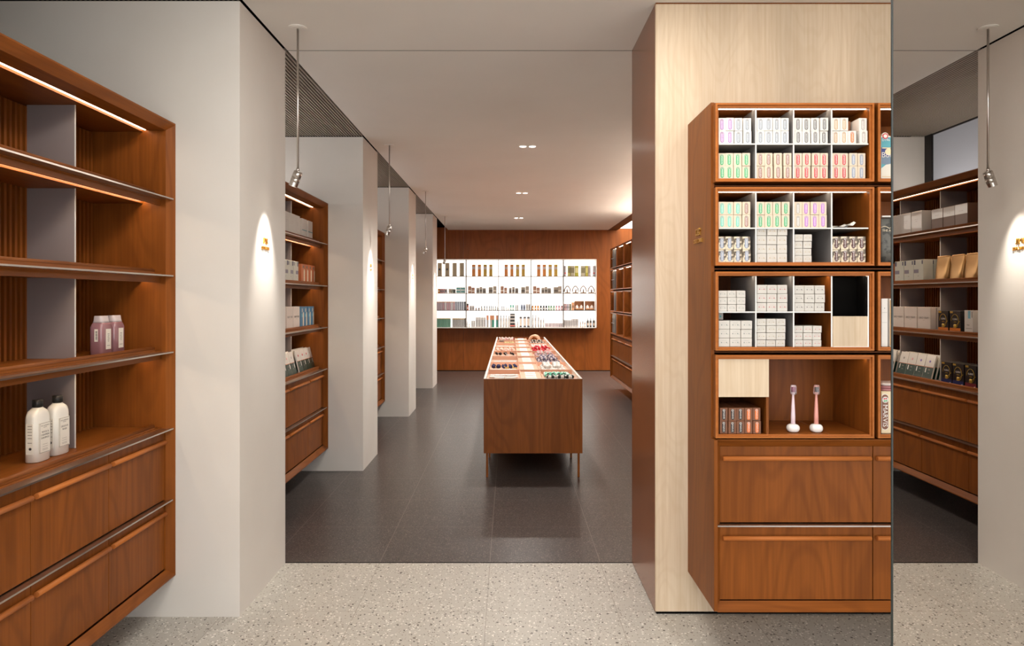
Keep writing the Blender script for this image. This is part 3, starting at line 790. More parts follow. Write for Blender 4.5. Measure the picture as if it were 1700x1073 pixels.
m.box(-hw + .004, hw - .004, -.0011, 0, hh * .675, hh * .695, creamp); m.box(-hw + .004, hw - .01, -.0011, 0, hh * .055, hh * .062, mat('pouch_gold_line', (206, 170, 96)))
m.cyl((cxr, -.0004, hh - .010), (cxr, -.0012, hh - .010), .0115, mat('capsule_red'), n=20); m.cyl((cxr, -.0012, hh - .010), (cxr, -.0016, hh - .010), .0075, card_white, n=16)
m.text('Boun', .030, front(-hw + .001, -.0016, hh * .53), card_white, ext=.0002, align='LEFT')
m.text('D196', .014, front(-hw + .004, -.0010, hh * .86), card_white, ext=.0002, align='LEFT')
m.build('printed_front', t)
# dark grey pouch with a white board behind its top
z0 = Z0[1]; x0 = XB(1463.5); x1 = x0 + .15
t = thing('dark_pouch', 'dark grey patterned pouch with pale string, second box at mirror edge', 'pouch', ((x0 + x1) / 2, YF + .03, z0))
hh = zp(362) - z0; hw = (x1 - x0) / 2
m = MB(marbled('pouch_charcoal', (98, 96, 90), (66, 66, 62), 30)); m.loft([(0, hw, .022, 0, .024), (hh * .4, hw, .024, 0, .024), (hh - .003, hw, .012, 0, .024), (hh, hw, .011, 0, .024)], n=28, ex=6); m.build('pouch_body', t)
m = MB(mat('string_cream', (222, 210, 186), .7)); zz = zp(378) - z0
m.tube([(-hw + i * (2 * hw) / 14, .002, zz - .004 + .009 * abs(math.sin(i * .8 + .6))) for i in range(15)], .0016, n=6)
m.text('THE AIR', .0125, front(-hw + .003, .0005, zz - .012), ext=.0008, align='LEFT')
m.build('string_handle', t)
m = MB(white_metal); m.box(x0 - .003, x1, YF + .02, YF + .30, z0 + hh + .003, z0 + hh + .008); tag(m.build('white_shelf_board'), 'white shelf board above the dark pouch, second box at mirror edge', 'shelf board')
# white carton
z0 = Z0[2]; x0 = XB(1463); hh = zp(496) - z0
t = thing('white_carton', 'tall white carton with small dark mark, third box at mirror edge', 'carton', (x0 + .0135, YF + .03, z0))
m = MB(card_white); m.box(-.0125, .0125, 0, .1, 0, hh, c=.0008); m.build('carton_body', t)
m = MB(ink); m.cyl((0, 0, hh * .80), (0, -.0004, hh * .80), .0016, n=8); m.box(-.010, .010, -.0003, 0, hh * .71, hh * .713); m.box(-.010, .010, -.0003, 0, hh * .50, hh * .503, ink_soft); m.build('printed_label', t)
t = thing('white_carton', 'second white carton with golden strip, half behind the mirror edge', 'carton', (x0 + .058, YF + .03, z0))
m = MB(card_white); m.box(-.024, .024, 0, .1, 0, hh, c=.0008); m.build('carton_body', t)
m = MB(mat('capsule_tan')); m.box(-.0235, -.0185, -.0004, 0, .004, hh - .006); m.build('printed_strip', t)
# large brown carton
z0 = Z0[3]; x0 = XB(1463); hh = zp(650) - z0
t = thing('large_brown_carton', 'large brown carton with white upright lettering, lowest box at mirror edge', 'carton', (x0 + .05, YF + .03, z0))
m = MB(mat('carton_cream', (222, 204, 168), .5)); m.box(-.05, .05, 0, .05, 0, hh, c=.001); m.build('carton_body', t)
m = MB(mat('capsule_cocoa', (122, 74, 50), .45)); lx = XB(1470) - (x0 + .05)
m.capsule(lx - .002, hh * .51, .0145, hh * .43, -.0001, card_white, th=.0004, n=14); m.capsule(lx - .002, hh * .51, .013, hh * .415, -.0005, th=.0003, n=14)
m.text('MARVIS', .027, frontv(lx - .002, -.0010, hh * .42), card_white, ext=.0003)
m.cyl((lx - .001, -.0008, hh * .80), (lx - .001, -.0014, hh * .80), .0125, crest_m, n=20)
for k, (dx, dz, c_) in enumerate(((-.004, .004, 'red'), (.004, -.004, 'green'), (.003, .005, 'red'), (-.003, -.005, 'green'))):
    m.cyl((lx - .001 + dx, -.0014, hh * .80 + dz), (lx - .001 + dx, -.0018, hh * .80 + dz), .0032, mat('capsule_' + c_), n=8)
m.build('printed_label', t)
for i in range(3):
    m = MB(mat('soft_pink_film', (168, 110, 112), .3) if i < 2 else mat('clear_film', (200, 186, 180), .2)); m.loft([(0, .048, .045), (.004, .05, .05), (.010, .048, .045)], n=20, ex=4)
    o = m.build('film_pack', origin=(0, 0, 0)); o.location = (x0 + .052, YF + .08, z0 + hh + .0005 + i * .0105 + (0 if i == 0 else 0)); 
    o.location.y = YF + .03 + .026 + .025
    tag(o, ['rosy film pack lying directly on the large brown carton', 'middle rosy film pack above the large brown carton', 'clear film pack topmost above the large brown carton'][i], 'pack', 'film packs on the brown carton')

# ------------------------------------------------------------------ bottles and pouches in the nearest bay
plast = mat('milky_plastic', (228, 226, 218), .28, coat=.3)
cap_b = mat('black_ribbed_cap', (18, 17, 17), .35)
def wash_bottle(x, y, label, l2):
    t = thing('detergent_bottle', label, 'bottle', (x, y, Z_SH[3] + .0005), PI / 2, 'white detergent bottles with black caps')
    m = MB(plast)
    A, B = .0435, .026
    m.loft([(0, A * .9, B * .9), (.003, A, B), (.150, A, B), (.160, A * .98, B * .98), (.170, A * .90, B * .93), (.178, A * .75, B * .85), (.184, A * .52, B * .7), (.188, .017, .015), (.190, .014, .014)], n=36, ex=3.0)
    m.build('bottle_body', t)
    m = MB(cap_b); m.cyl((0, 0, .189), (0, 0, .192), .014, n=24)
    for i in range(1):
        m.cyl((0, 0, .192), (0, 0, .216), .0165, n=30); m.cyl((0, 0, .216), (0, 0, .2175), .0165, r2=.015, n=30)
    for k in range(30):
        a = 2 * PI * k / 30; m.cyl((math.cos(a) * .0165, math.sin(a) * .0165, .193), (math.cos(a) * .0165, math.sin(a) * .0165, .2155), .0006, n=4)
    m.build('screw_cap', t)
    m = MB(paper_label); yb = -B - .0006
    m.box(-.030, .030, yb, -B + .002, .030, .137); 
    for (a, b, c, d) in ((-.0285, .0285, .1345, .1355), (-.0285, .0285, .0315, .0325), (-.0285, -.0277, .0315, .1355), (.0277, .0285, .0315, .1355)): m.box(a, b, yb - .0003, yb, c, d, ink)
    m.text('THE LAUNDRESS', .0062, front(0, yb - .0003, .126), ink_soft, ext=.0001); m.text('NEW YORK', .0034, front(0, yb - .0003, .120), ink_soft, ext=.0001)
    for i, s_ in enumerate(l2): m.text(s_, .0092, front(0, yb - .0003, .104 - i * .0105), ink, ext=.0001)
    for zz in (.060, .052, .044, .040): m.box(-.014, .014, yb - .0003, yb, zz, zz + .0009, ink_soft)
    m.build('front_label', t)
    m = MB(paper_label)
    m.box(-A - .0005, -A + .003, -.012, .012, .030, .137, paper_label)
    for zz in (.128, .118, .108, .097, .086, .070): m.box(-A - .0008, -A - .0005, -.009, .006, zz, zz + .0022, ink_soft)
    m.cyl((-A - .0005, -.003, .050), (-A - .0009, -.003, .050), .005, ink, n=12)
    m.build('back_label', t)
wash_bottle(-1.672, 2.515, 'white detergent bottle with black cap on counter, nearer of the two', ('WOOL &', 'CASHMERE', 'SHAMPOO'))
wash_bottle(-1.672, 2.625, 'white detergent bottle with black cap on counter, standing behind the other', ('DELICATE', 'WASH'))
lav = mat('lavender_liquid', (146, 106, 112), .22, coat=.5); frostp = mat('clear_pouch_neck', (214, 204, 206), .2, alpha=.75)
def soft_pouch(x, y, label):
    t = thing('lavender_pouch', label, 'pouch bottle', (x, y, Z_SH[2] + .0005), PI / 2, 'lavender refill pouches')
    m = MB(lav); m.loft([(0, .038, .026), (.004, .0415, .029), (.112, .0415, .029), (.124, .036, .026), (.132, .0315, .023)], n=28, ex=5); m.build('pouch_body', t)
    m = MB(frostp); m.loft([(.1322, .0313, .0228), (.140, .030, .020), (.158, .031, .016), (.160, .031, .015)], n=28, ex=5); m.build('sealed_neck', t)
    m = MB(paper_label); m.box(-.017, .019, -.0297, -.028, .022, .106)
    for k, zz in enumerate((.084, .078, .072, .066, .060, .054)): m.box(-.006 + (k % 2) * .002, .008 - (k % 3) * .001, -.0299, -.0297, zz, zz + .0022, ink_soft)
    m.box(-.010, .012, -.0299, -.0297, .036, .038, ink_soft); m.build('front_label', t)
    m = MB(paper_label); m.box(-.0422, -.0405, -.010, .004, .055, .106)
    for k in range(10): m.box(-.0424, -.0422, -.008, -.0005, .062 + k * .0038, .0635 + k * .0038 + (k % 3) * .0006, ink)
    m.build('side_label', t)
soft_pouch(-1.688, 2.935, 'lavender pouch bottle on third shelf, left and nearer of the two')
soft_pouch(-1.688, 3.03, 'lavender pouch bottle on third shelf, right one beside the cabinet end')
# ------------------------------------------------------------------ packs in the stocked bay (local x runs away from the viewer)
def pack(name, wd, dp, ht, body, bands=(), texts=(), kind='box', topc=None, disc=None, extra=None):
    m = MB(body)
    if kind == 'box': m.box(-wd / 2, wd / 2, 0, dp, 0, ht, c=.0012)
    elif kind == 'pouch':
        m.loft([(0, wd * .42, dp * .5, 0, dp * .5), (.004, wd * .47, dp * .5, 0, dp * .5), (ht * .35, wd * .48, dp * .40, 0, dp * .5), (ht * .75, wd * .49, dp * .18, 0, dp * .5), (ht * .93, wd * .49, .003, 0, dp * .5), (ht, wd * .49, .0025, 0, dp * .5)], n=24, ex=4)
    o = m.build(name, origin=(0, 0, 0))
    if bands or texts or disc or extra:
        m = MB(body)
        for (a, b, c_, dd) in bands:
            yy = -.0005
            m.box(-wd * .5 + .0006, wd * .5 - .0006, yy, .0012, ht * a, ht * b, c_) if dd is None else m.box(wd * dd[0], wd * dd[1], yy - .0004, yy + .0008, ht * a, ht * b, c_)
        for (s_, sz, z, c_) in texts: m.text(s_, sz, front(0, -.0012, ht * z), c_, ext=.0001)
        if disc: m.cyl((disc[0] * wd, -.0003, disc[1] * ht), (disc[0] * wd, -.0012, disc[1] * ht), disc[2], disc[3], n=18)
        if extra: extra(m, wd, ht)
        m.build('printed_front', o)
    return o
film = mat('pack_film_white', (214, 208, 200), .25, coat=.4); film_tl = mat('pack_teal_line', (30, 112, 118), .4)
gold_f = mat('gold_foil', (196, 152, 96), .32, .5); brown_f = mat('brown_foil', (116, 84, 66), .3); gold_e = mat('pack_gold_edge', (206, 160, 92), .4, .5)
sage = mat('pack_sage_white', (206, 204, 190), .3, coat=.3); indigo = mat('pack_indigo', (56, 50, 88), .5); mauve = mat('pack_mauve_grey', (134, 128, 140), .5)
orange_f = mat('pack_terracotta', (190, 108, 66), .35); cream_f = mat('pack_cream', (226, 210, 184), .45); blue_f = mat('pack_steel_blue', (72, 118, 148), .35); rosew = mat('pack_rose_white', (214, 198, 186), .35)
blackc = mat('pack_black', (22, 20, 22), .3, coat=.3); goldr = mat('pack_gold_ring', (204, 168, 74), .3, .6); amber = mat('pack_amber', (206, 112, 24), .4); navy = mat('pack_navy', (24, 34, 88), .4); maroon = mat('pack_maroon', (112, 20, 34), .4)
green_d = mat('pack_bottle_green', (16, 52, 42), .3, coat=.3); greenb = mat('pack_green', (44, 120, 62), .4); aqua = mat('pack_aqua', (110, 168, 184), .4)
PX0 = -1.600
def rowof(proto, zs, ds, label, group, n=2, dp=.075, rx=0, side=None):
    for i, d in enumerate(ds):
        for r in range(n):
            lb = label[i] if isinstance(label, (list, tuple)) else label % ORD[i]
            if r: lb = 'partly hidden ' + lb.replace(', front one', '') + (', row behind' if r == 1 else ', rearmost row')
            place(proto, (PX0 - r * (dp + .003) - random.uniform(0, .003), d, zs + .0004), PI / 2 + random.uniform(-.02, .02), lb, group, rx=rx)
def cat_(o, c): o['category'] = c; return o
z1, z2, z3, z4 = [z + .0002 for z in Z_SH]
p = cat_(pack('film_pack', .125, .07, .157, brown_f, bands=((.58, .98, film, None),), texts=(('— —', .018, .72, ink_soft),)), 'pack')
rowof(p, z1, [4.60, 4.73, 4.86], 'brown film pack with grey top on top shelf, %s from viewer', 'brown packs on the top shelf')
p = cat_(pack('film_pack', .128, .07, .170, film, texts=(('— —', .018, .66, ink_soft), ('—', .02, .58, ink_soft))), 'pack')
rowof(p, z1, [5.105, 5.24, 5.365], 'plain white film pack on top shelf, %s from viewer', 'white packs on the top shelf')
p = cat_(pack('film_pack', .12, .07, .165, film, bands=((.44, .48, film_tl, None),)), 'pack')
rowof(p, z1, [5.56, 5.72], 'white pack with teal line on top shelf, %s from viewer', 'teal lined packs on the top shelf')
p = cat_(pack('gold_pouch', .14, .06, .178, gold_f, kind='pouch'), 'pouch')
rowof(p, z2, [4.52, 4.675, 4.83], 'gold foil pouch on second shelf, %s from viewer', 'gold pouches on the second shelf', dp=.065)
p = cat_(pack('film_pack', .118, .07, .166, sage, bands=((.42, .58, mauve, (-.02, .46)), (.78, .98, indigo, (.30, .44)), (.80, .96, indigo, (-.45, -.36))), texts=(('~', .03, .3, ink_soft),)), 'pack')
rowof(p, z2, [5.08, 5.205, 5.33], 'pale sage pack with purple emblem on second shelf, %s from viewer', 'sage packs on the second shelf')
def cutout(m, wd, ht):
    m.capsule(wd * .30, ht * .42, wd * .16, ht * .33, -.0010, cream_f, th=.0004); m.box(-wd * .1, wd * .2, -.0012, 0, ht * .80, ht * .92, ink_soft)
p = cat_(pack('film_pack', .088, .07, .155, orange_f, extra=cutout), 'pack')
rowof(p, z2, [5.52, 5.615, 5.71, 5.805], 'terracotta pack with cream shape on second shelf, %s from viewer', 'terracotta packs on the second shelf')
def label_pack(c_):
    def f_(m, wd, ht):
        m.box(-wd * .22, wd * .06, -.0012, 0, ht * .66, ht * .98, c_); m.box(-wd * .44, -wd * .38, -.0012, 0, ht * .7, ht * .94, ink_soft); m.box(-wd * .1, wd * .2, -.0012, 0, ht * .38, ht * .40, ink); m.box(-wd * .4, wd * .3, -.0012, 0, ht * .24, ht * .26, ink_soft)
    return f_
p = cat_(pack('white_pack', .085, .07, .155, film, extra=label_pack(greenb)), 'pack')
rowof(p, z3, [4.38], ['white pack with green tab on third shelf, front one'], 'tabbed white packs on the third shelf')
p = cat_(pack('white_pack', .085, .07, .155, film, extra=label_pack(aqua)), 'pack')
rowof(p, z3, [4.525], ['white pack with aqua tab on third shelf, front one'], 'tabbed white packs on the third shelf')
def ring(cb):
    def f_(m, wd, ht):
        m.box(-wd * .49, wd * .49, -.0010, .001, 0.002, ht * .24, cb)
        n = 22; R = ht * .30; cz = ht * .55
        pts = [(R * .86 * math.cos(2 * PI * k / n), -.0016, cz + R * math.sin(2 * PI * k / n)) for k in range(n)]
        m.tube(pts[:19], .0016, goldr, n=6)
        m.text('SHIELD', .016, front(0, -.0012, cz + .012), card_white, ext=.0002); m.text('- MASK -', .010, front(0, -.0012, cz - .006), goldr, ext=.0002)
        m.loft([(ht * .26, .004, .002), (ht * .30, .014, .003), (ht * .36, .017, .004), (ht * .42, .010, .003)], goldr, n=14)
        m.tube([(-wd * .45, -.0014, ht * .55), (-.01, -.0014, ht * .36)], .0014, goldr, n=6)
        m.box(wd * .2, wd * .46, -.0012, .001, ht * .90, ht * .98, goldr); m.cyl((-wd * .36, -.001, ht * .07), (-wd * .36, -.002, ht * .07), .008, card_white, n=14)
    return f_
for nm, cb, zz, ds, lab, g in (('orange', amber, z3, [4.665, 4.79], 'black carton with amber foot on third shelf, %s from viewer', 'amber footed cartons on the third shelf'),
                               ('red', maroon, z4, [4.245, 4.365, 4.505], 'black carton with maroon foot on counter, %s from viewer', 'maroon footed cartons on the counter'),
                               ('blue', navy, z4, [4.63, 4.755], 'black carton with navy foot on counter, %s from viewer', 'navy footed cartons on the counter')):
    p = cat_(pack('black_carton', .112, .036, .148, blackc, extra=ring(cb)), 'carton')
    rowof(p, zz, ds, lab, g, n=3 if cb is not amber else 2, dp=.038)
p = cat_(pack('white_pouch_pack', .155, .04, .168, rosew, texts=(('MARY CHRI', .022, .55, ink_soft), ('—', .02, .46, ink_soft))), 'pack')
rowof(p, z3, [5.015, 5.18, 5.345], 'rosy white pack with faint lettering on third shelf, %s from viewer', 'rosy white packs on the third shelf', n=3, dp=.045)
def cut2(m, wd, ht):
    m.capsule(wd * .30, ht * .42, wd * .14, ht * .33, -.0010, cream_f, th=.0004); m.box(-wd * .2, wd * .15, -.0012, 0, ht * .52, ht * .66, aqua); m.box(-wd * .05, wd * .1, -.0012, 0, ht * .76, ht * .92, cream_f)
p = cat_(pack('film_pack', .085, .07, .165, blue_f, extra=cut2), 'pack')
rowof(p, z3, [5.49, 5.585, 5.68, 5.775], 'steel blue pack with cream shape on third shelf, %s from viewer', 'blue packs on the third shelf')
# leaning green and white sachets on the counter
cols = [('purple', (122, 100, 170)), ('pink', (214, 150, 150)), ('grey', (150, 146, 142)), ('red', (176, 24, 44))]
def sachet(nm, rgb):
    dm = mat('sachet_dot_' + nm, rgb, .5)
    def f_(m, wd, ht):
        m.box(-wd * .5 + .0008, wd * .5 - .0008, -.0012, .001, .004, ht * .50, green_d)
        m.box(-wd * .5 + .0008, wd * .5 - .0008, -.0014, .001, ht * .50, ht * .52, orange_f)
        m.cyl((0, -.0004, ht * .74), (0, -.0016, ht * .74), .0085, dm, n=16)
        m.box(wd * .22, wd * .32, -.0016, 0, ht * .28, ht * .47, card_white); m.box(-wd * .2, 0, -.0016, 0, ht * .38, ht * .43, ink_soft)
        m.text('—', .02, front(-.01, -.0014, ht * .27), card_white, ext=.0001)
    return cat_(pack('sachet', .105, .012, .175, film, extra=f_), 'sachet')
sp = {}
seq = [(4.994, 'purple'), (5.104, 'purple'), (5.214, 'pink'), (5.324, 'grey'), (5.499, 'red'), (5.608, 'red'), (5.717, 'red'), (5.812, 'grey')]
cnt = {}
for d, c_ in seq:
    if c_ not in sp: sp[c_] = sachet(c_, dict(cols)[c_])
    cnt[c_] = cnt.get(c_, 0) + 1
    for r in range(3):
        lb = 'leaning green and white sachet with %s dot, %s from viewer%s' % (c_, ORD[cnt[c_] - 1], ['', ', second row', ', third row'][r])
        place(sp[c_], (PX0 - .005 - r * .028, d, z4 + .004), PI / 2, lb, 'green and white sachets leaning on the counter', rx=-.24)

# ------------------------------------------------------------------ backlit display on the back wall
DB = 13.72
def NX(x): return (x - VX) * DB / F
def NZ(y): return H - (y - VY) * DB / F
x0, x1 = NX(719), NX(990.5); zt, zb = NZ(430.3), NZ(545)
backlit = mat('backlit_panel', (255, 252, 246), emit=1.7, ecol=(255, 250, 242))
t = thing('backlit_display', 'large white backlit shelf display on the wooden back wall', 'display shelf', ((x0 + x1) / 2, DB, zb))
bronze_d = mat('brown_shelf_metal', (92, 78, 68), .5, .2)
cx_ = (x0 + x1) / 2; hwid = (x1 - x0) / 2; hh = zt - zb
m = MB(backlit); m.box(-hwid + .008, hwid - .008, .255, .262, .008, hh - .008); m.build('light_panel', t)
m = MB(white_metal)
for a in ((-hwid, -hwid + .014, 0, hh), (hwid - .014, hwid, 0, hh), (-hwid, hwid, 0, .014), (-hwid, hwid, hh - .014, hh)): m.box(a[0], a[1], 0, .275, a[2], a[3])
m.build('frame', t)
for px in (773.4, 827.7, 882, 936):
    m = MB(bronze_d); m.box(NX(px) - cx_ - .0055, NX(px) - cx_ + .0055, .004, .25, .014, hh - .014); m.build('upright', t)
ups = [x0 + .014] + [NX(p) for p in (773.4, 827.7, 882, 936)] + [x1 - .014]
SHY = [458.8, 487.3, 515.8]
for py in SHY:
    for a, b in zip(ups, ups[1:]):
        m = MB(bronze_d); m.box(a - cx_ + .007, b - cx_ - .007, .006, .25, NZ(py) - zb - .005, NZ(py) - zb + .005); m.build('shelf', t)
FL = [NZ(p) + .0055 for p in SHY] + [zb + .0145]
S = DB / F
def C4(c): return NX(720 + c / 8.586)
def C5(c): return NX(850 + c / 8.587)
def hgt(row, cy): return NZ(425 + cy / 8.584) - FL[row]
rown = ['top shelf', 'second shelf', 'third shelf', 'bottom shelf']
YI = DB + .06
def disp(name, x0_, x1_, row, ht, cat, label, group, fn):
    o = fn((x1_ - x0_), ht); o.location = ((x0_ + x1_) / 2, YI, FL[row] + .0003); o.name = name
    tag(o, label, cat, group); return o
BM = {}
def bmat(rgb, rough=.5): return mat('display_%d_%d_%d' % rgb, rgb, rough)
def fbox(rgb, band=None, a=.6, b=.8, dot=None, dp=.1):
    def g(wd, ht):
        m = MB(bmat(rgb)); wd -= .004; m.box(-wd / 2, wd / 2, 0, dp, 0, ht, c=.001); o = m.build('boxed_product', origin=(0, 0, 0))
        if band or dot:
            m = MB(bmat(band or rgb))
            if band: m.box(-wd * .46, wd * .46, -.0008, .001, ht * a, ht * b)
            if dot: m.loft([(ht * .42, .001, .0015), (ht * .44, wd * .12, .002), (ht * .51, wd * .22, .0025), (ht * .58, wd * .12, .002), (ht * .6, .001, .0015)], bmat(dot), n=14)
            m.build('printed_front', o)
        return o
    return g
def fbottle(body, cap, neck=.35, capf=.22, lab=(220, 216, 210), ex=2.0):
    def g(wd, ht):
        r = wd * .47; hb = ht * (1 - capf)
        m = MB(bmat(body, .35)); m.loft([(0, r * .92, r * .92), (ht * .02, r, r), (hb * .84, r, r), (hb * .94, r * .7, r * .7), (hb, r * neck, r * neck)], n=18, ex=ex); o = m.build('bottle', origin=(0, 0, 0))
        m = MB(bmat(cap, .4)); m.cyl((0, 0, hb), (0, 0, ht), r * (neck + .12), n=16, r2=r * neck); m.build('cap', o)
        m = MB(bmat(lab)); m.box(-r * .5, r * .5, -r * 1.01, -r * .7, hb * .25, hb * .6); m.build('printed_label', o)
        return o
    return g
beige = (176, 160, 134)
# top shelf
for i, (a, b) in enumerate(((50, 110), (158, 218), (262, 324), (365, 427))):
    disp('tall_beige_box', C4(a), C4(b), 0, hgt(0, 98), 'box', 'tall beige box%s on top shelf of backlit display, %s from left' % (' with dark oval' if i < 2 else '', ORD[i]), 'tall beige boxes in the backlit display', fbox(beige, dot=(52, 62, 78) if i < 2 else None))
for c_, base in enumerate((542, 1008, 1475)):
    for i in range(4):
        a = C4(base + i * 82); wd = 50 / 8.586 * S
        rgb = (204, 128, 58) if i < 2 else (188, 152, 58)
        disp('tall_gift_box', a, a + wd, 0, hgt(0, 121), 'box', '%s tall box with grey band, %s in %s bay of backlit display' % ('orange' if i < 2 else 'golden', ORD[i], ORD[c_ + 1]), 'orange and golden boxes on the top display shelf', fbox(rgb, (190, 176, 170), .58, .80))
for i, (a, b, rgb, bd) in enumerate(((750, 776, (188, 178, 182), (210, 60, 70)), (800, 840, (168, 160, 88), (120, 112, 70)), (842, 895, (176, 168, 140), (120, 112, 80)), (900, 955, (170, 164, 40), (216, 210, 150)),
                                     (988, 1050, (176, 170, 146), (130, 124, 92)), (1052, 1090, (180, 170, 60), (206, 200, 120)), (1092, 1130, (190, 178, 182), (160, 150, 150)), (1162, 1190, (188, 178, 182), (210, 60, 70)))):
    disp('olive_pack' if 0 < i < 7 else 'grey_pack', C5(a), C5(b), 0, hgt(0, 138), 'pack', '%s pack in the right bay of the top display shelf, %s from left' % ('yellow olive' if 0 < i < 6 else 'pale grey', ORD[i]), 'packs at the right end of the top display shelf', fbox(rgb, bd, .22 if i in (0, 7) else .3, .34 if i in (0, 7) else .8))
# second shelf
for i, (a, b, tp, rgb, bd) in enumerate(((52, 84, 468, (214, 138, 60), (230, 214, 190)), (86, 118, 468, (206, 160, 160), (120, 112, 120)), (120, 152, 468, (214, 170, 172), (130, 120, 130)), (155, 188, 466, (202, 198, 200), (90, 90, 100)),
                                         (208, 250, 466, (206, 196, 180), (150, 140, 124)), (252, 268, 470, (196, 200, 190), (120, 130, 110)), (270, 308, 472, (120, 120, 112), (60, 62, 60)))):
    disp('small_gift_box', C4(a), C4(b), 1, hgt(1, tp), 'box', 'small boxed item on left second display shelf, %s from left' % ORD[i], 'small boxes at the left of the second display shelf', fbox(rgb, bd, .3, .62))
hs = hgt(1, 445) / 2 - .001
for r in range(2):
    for c_ in range(2):
        o = disp('teal_box', C4(315 + c_ * 66), C4(379 + c_ * 66), 1, hs, 'box', 'teal and white box in left display bay, %s row, %s one' % (('lower', 'upper')[r], ('left', 'right')[c_]), 'stacked teal boxes in the backlit display', fbox((204, 214, 212), (58, 140, 140), .3, .7)); o.location.z += r * (hs + .0008)
pat = [(485, 534, 430, (150, 112, 92)), (536, 582, 450, (150, 112, 92)), (605, 648, 455, (136, 126, 116)), (650, 691, 440, (156, 146, 134)), (693, 744, 460, (120, 112, 104)), (780, 841, 445, (138, 128, 116)), (843, 895, 430, (160, 148, 134))]
for c_, dx in enumerate((0, 466, 934)):
    for i, (a, b, tp, rgb) in enumerate(pat):
        disp('patterned_gift_box', C4(a + dx), C4(b + dx), 1, hgt(1, tp), 'box', '%s patterned box on second display shelf, %s in %s bay' % ('brown' if i < 2 else 'grey', ORD[i], ORD[c_ + 1]), 'patterned boxes on the second display shelf', fbox(rgb, (222, 214, 204) if i in (0, 1, 6) else (180, 170, 158), .28, .42) if i in (0, 1, 6) else fbox(rgb, (84, 78, 72), .2, .55))
for i in range(4):
    cxp = C5(796 + i * 114); wd = 96 / 8.587 * S; ht = hgt(1, 425)
    m = MB(bmat((120, 88, 60)))
    n = 16; pts = []
    for k in range(n + 1):
        u = k / n; a_ = PI * u; xx = -math.cos(a_) * wd * .44; zz = ht * .16 + (ht * .70) * math.sin(a_) ** .72 + (ht * .12) * max(0, 1 - abs(u - .5) * 5)
        pts.append((xx, .04, zz))
    m.tube(pts, .010, n=8); m.box(-wd * .42, wd * .42, .0, .09, 0, .018)
    o = m.build('arched_basket', origin=(0, 0, 0)); o.location = (cxp, YI, FL[1] + .0003); tag(o, 'arched wicker gift basket on second display shelf, %s from left' % ORD[i], 'basket', 'arched baskets in the right display bay')
    m = MB(bmat((120, 96, 84))); m.loft([(.019, .014, .012), (ht * .4, .014, .012), (ht * .52, .007, .006), (ht * .62, .006, .006)], n=12, ex=3)
    o2 = m.build('miniature_bottle', origin=(0, 0, 0)); o2.location = (cxp + (.008 if i == 3 else 0), YI + .045, FL[1] + .0003); o2.rotation_euler = (0, (-.1, .18, .06, -.05)[i], 0)
    tag(o2, 'small brown bottle standing inside the %s arched basket' % ORD[i], 'bottle', 'bottles inside the arched baskets')
# third shelf
for i in range(14):
    a = 28 + i * 30.3
    rgb = (176, 160, 168) if i < 3 else ((178, 142, 150) if i < 9 else (142, 146, 158))
    if i in (4, 7): rgb = (196, 190, 192)
    disp('slim_tube_box', C4(a), C4(a + 27), 2, hgt(2, 652), 'box', 'slim %s box in left bay, third display shelf, %s from left' % ('pink grey' if i < 9 else 'blue grey', ORD[i]), 'slim boxes on the third display shelf', fbox(rgb, (206, 150, 100) if i < 9 else (120, 124, 136), .90, .985))
j = disp('red_jar', C4(466), C4(498), 2, hgt(2, 680), 'jar', 'red jar with black lid on third display shelf', None, fbottle((172, 84, 66), (40, 30, 28), .8, .28, ex=2.4))
for i, (a, b) in enumerate(((506, 540), (542, 576))):
    disp('grey_box', C4(a), C4(b), 2, hgt(2, 712), 'box', 'small grey box beside the red jar, %s one' % ('left', 'right')[i], 'grey boxes beside the red jar', fbox((180, 174, 172), (150, 144, 142), .2, .7))
for i, (a, b) in enumerate(((590, 616), (630, 658))):
    disp('amber_jar', C4(a), C4(b), 2, hgt(2, 740), 'jar', 'squat amber jar on third display shelf, %s one' % ('left', 'right')[i], 'amber jars', fbottle((120, 62, 36), (36, 26, 22), .8, .3))
for i, (a, b) in enumerate(((672, 694), (712, 734), (748, 766), (783, 801), (808, 826), (838, 856), (868, 886), (900, 917))):
    disp('dark_bottle', C4(a), C4(b), 2, hgt(2, 712), 'bottle', 'small dark capped bottle, third shelf, second display bay, %s from left' % ORD[i], 'dark capped bottles on the third display shelf', fbottle(((150, 142, 130), (112, 104, 74))[i > 2], (22, 20, 20), .6, .4))
for i, (a, b, tp, rgb) in enumerate(((965, 985, 715, (200, 196, 194)), (992, 1012, 715, (200, 196, 194)), (1030, 1046, 720, (206, 200, 196)), (1056, 1074, 720, (206, 200, 196)))):
    disp('white_bottle', C4(a), C4(b), 2, hgt(2, tp), 'bottle', 'small white bottle, third shelf, middle display bay, %s from left' % ORD[i], 'white bottles on the third display shelf', fbottle(rgb, (150, 146, 146), .6, .2))
for i, (a, b, tp, rgb) in enumerate(((1085, 1115, 700, (110, 180, 160)), (1118, 1146, 700, (110, 180, 160)))):
    disp('mint_box', C4(a), C4(b), 2, hgt(2, tp), 'box', '%s box on third shelf of middle display bay, %s from left' % ('mint' if i < 2 else 'dusky', ORD[i]), 'boxes in the middle display bay', fbox(rgb, (230, 226, 220), .1, .5))
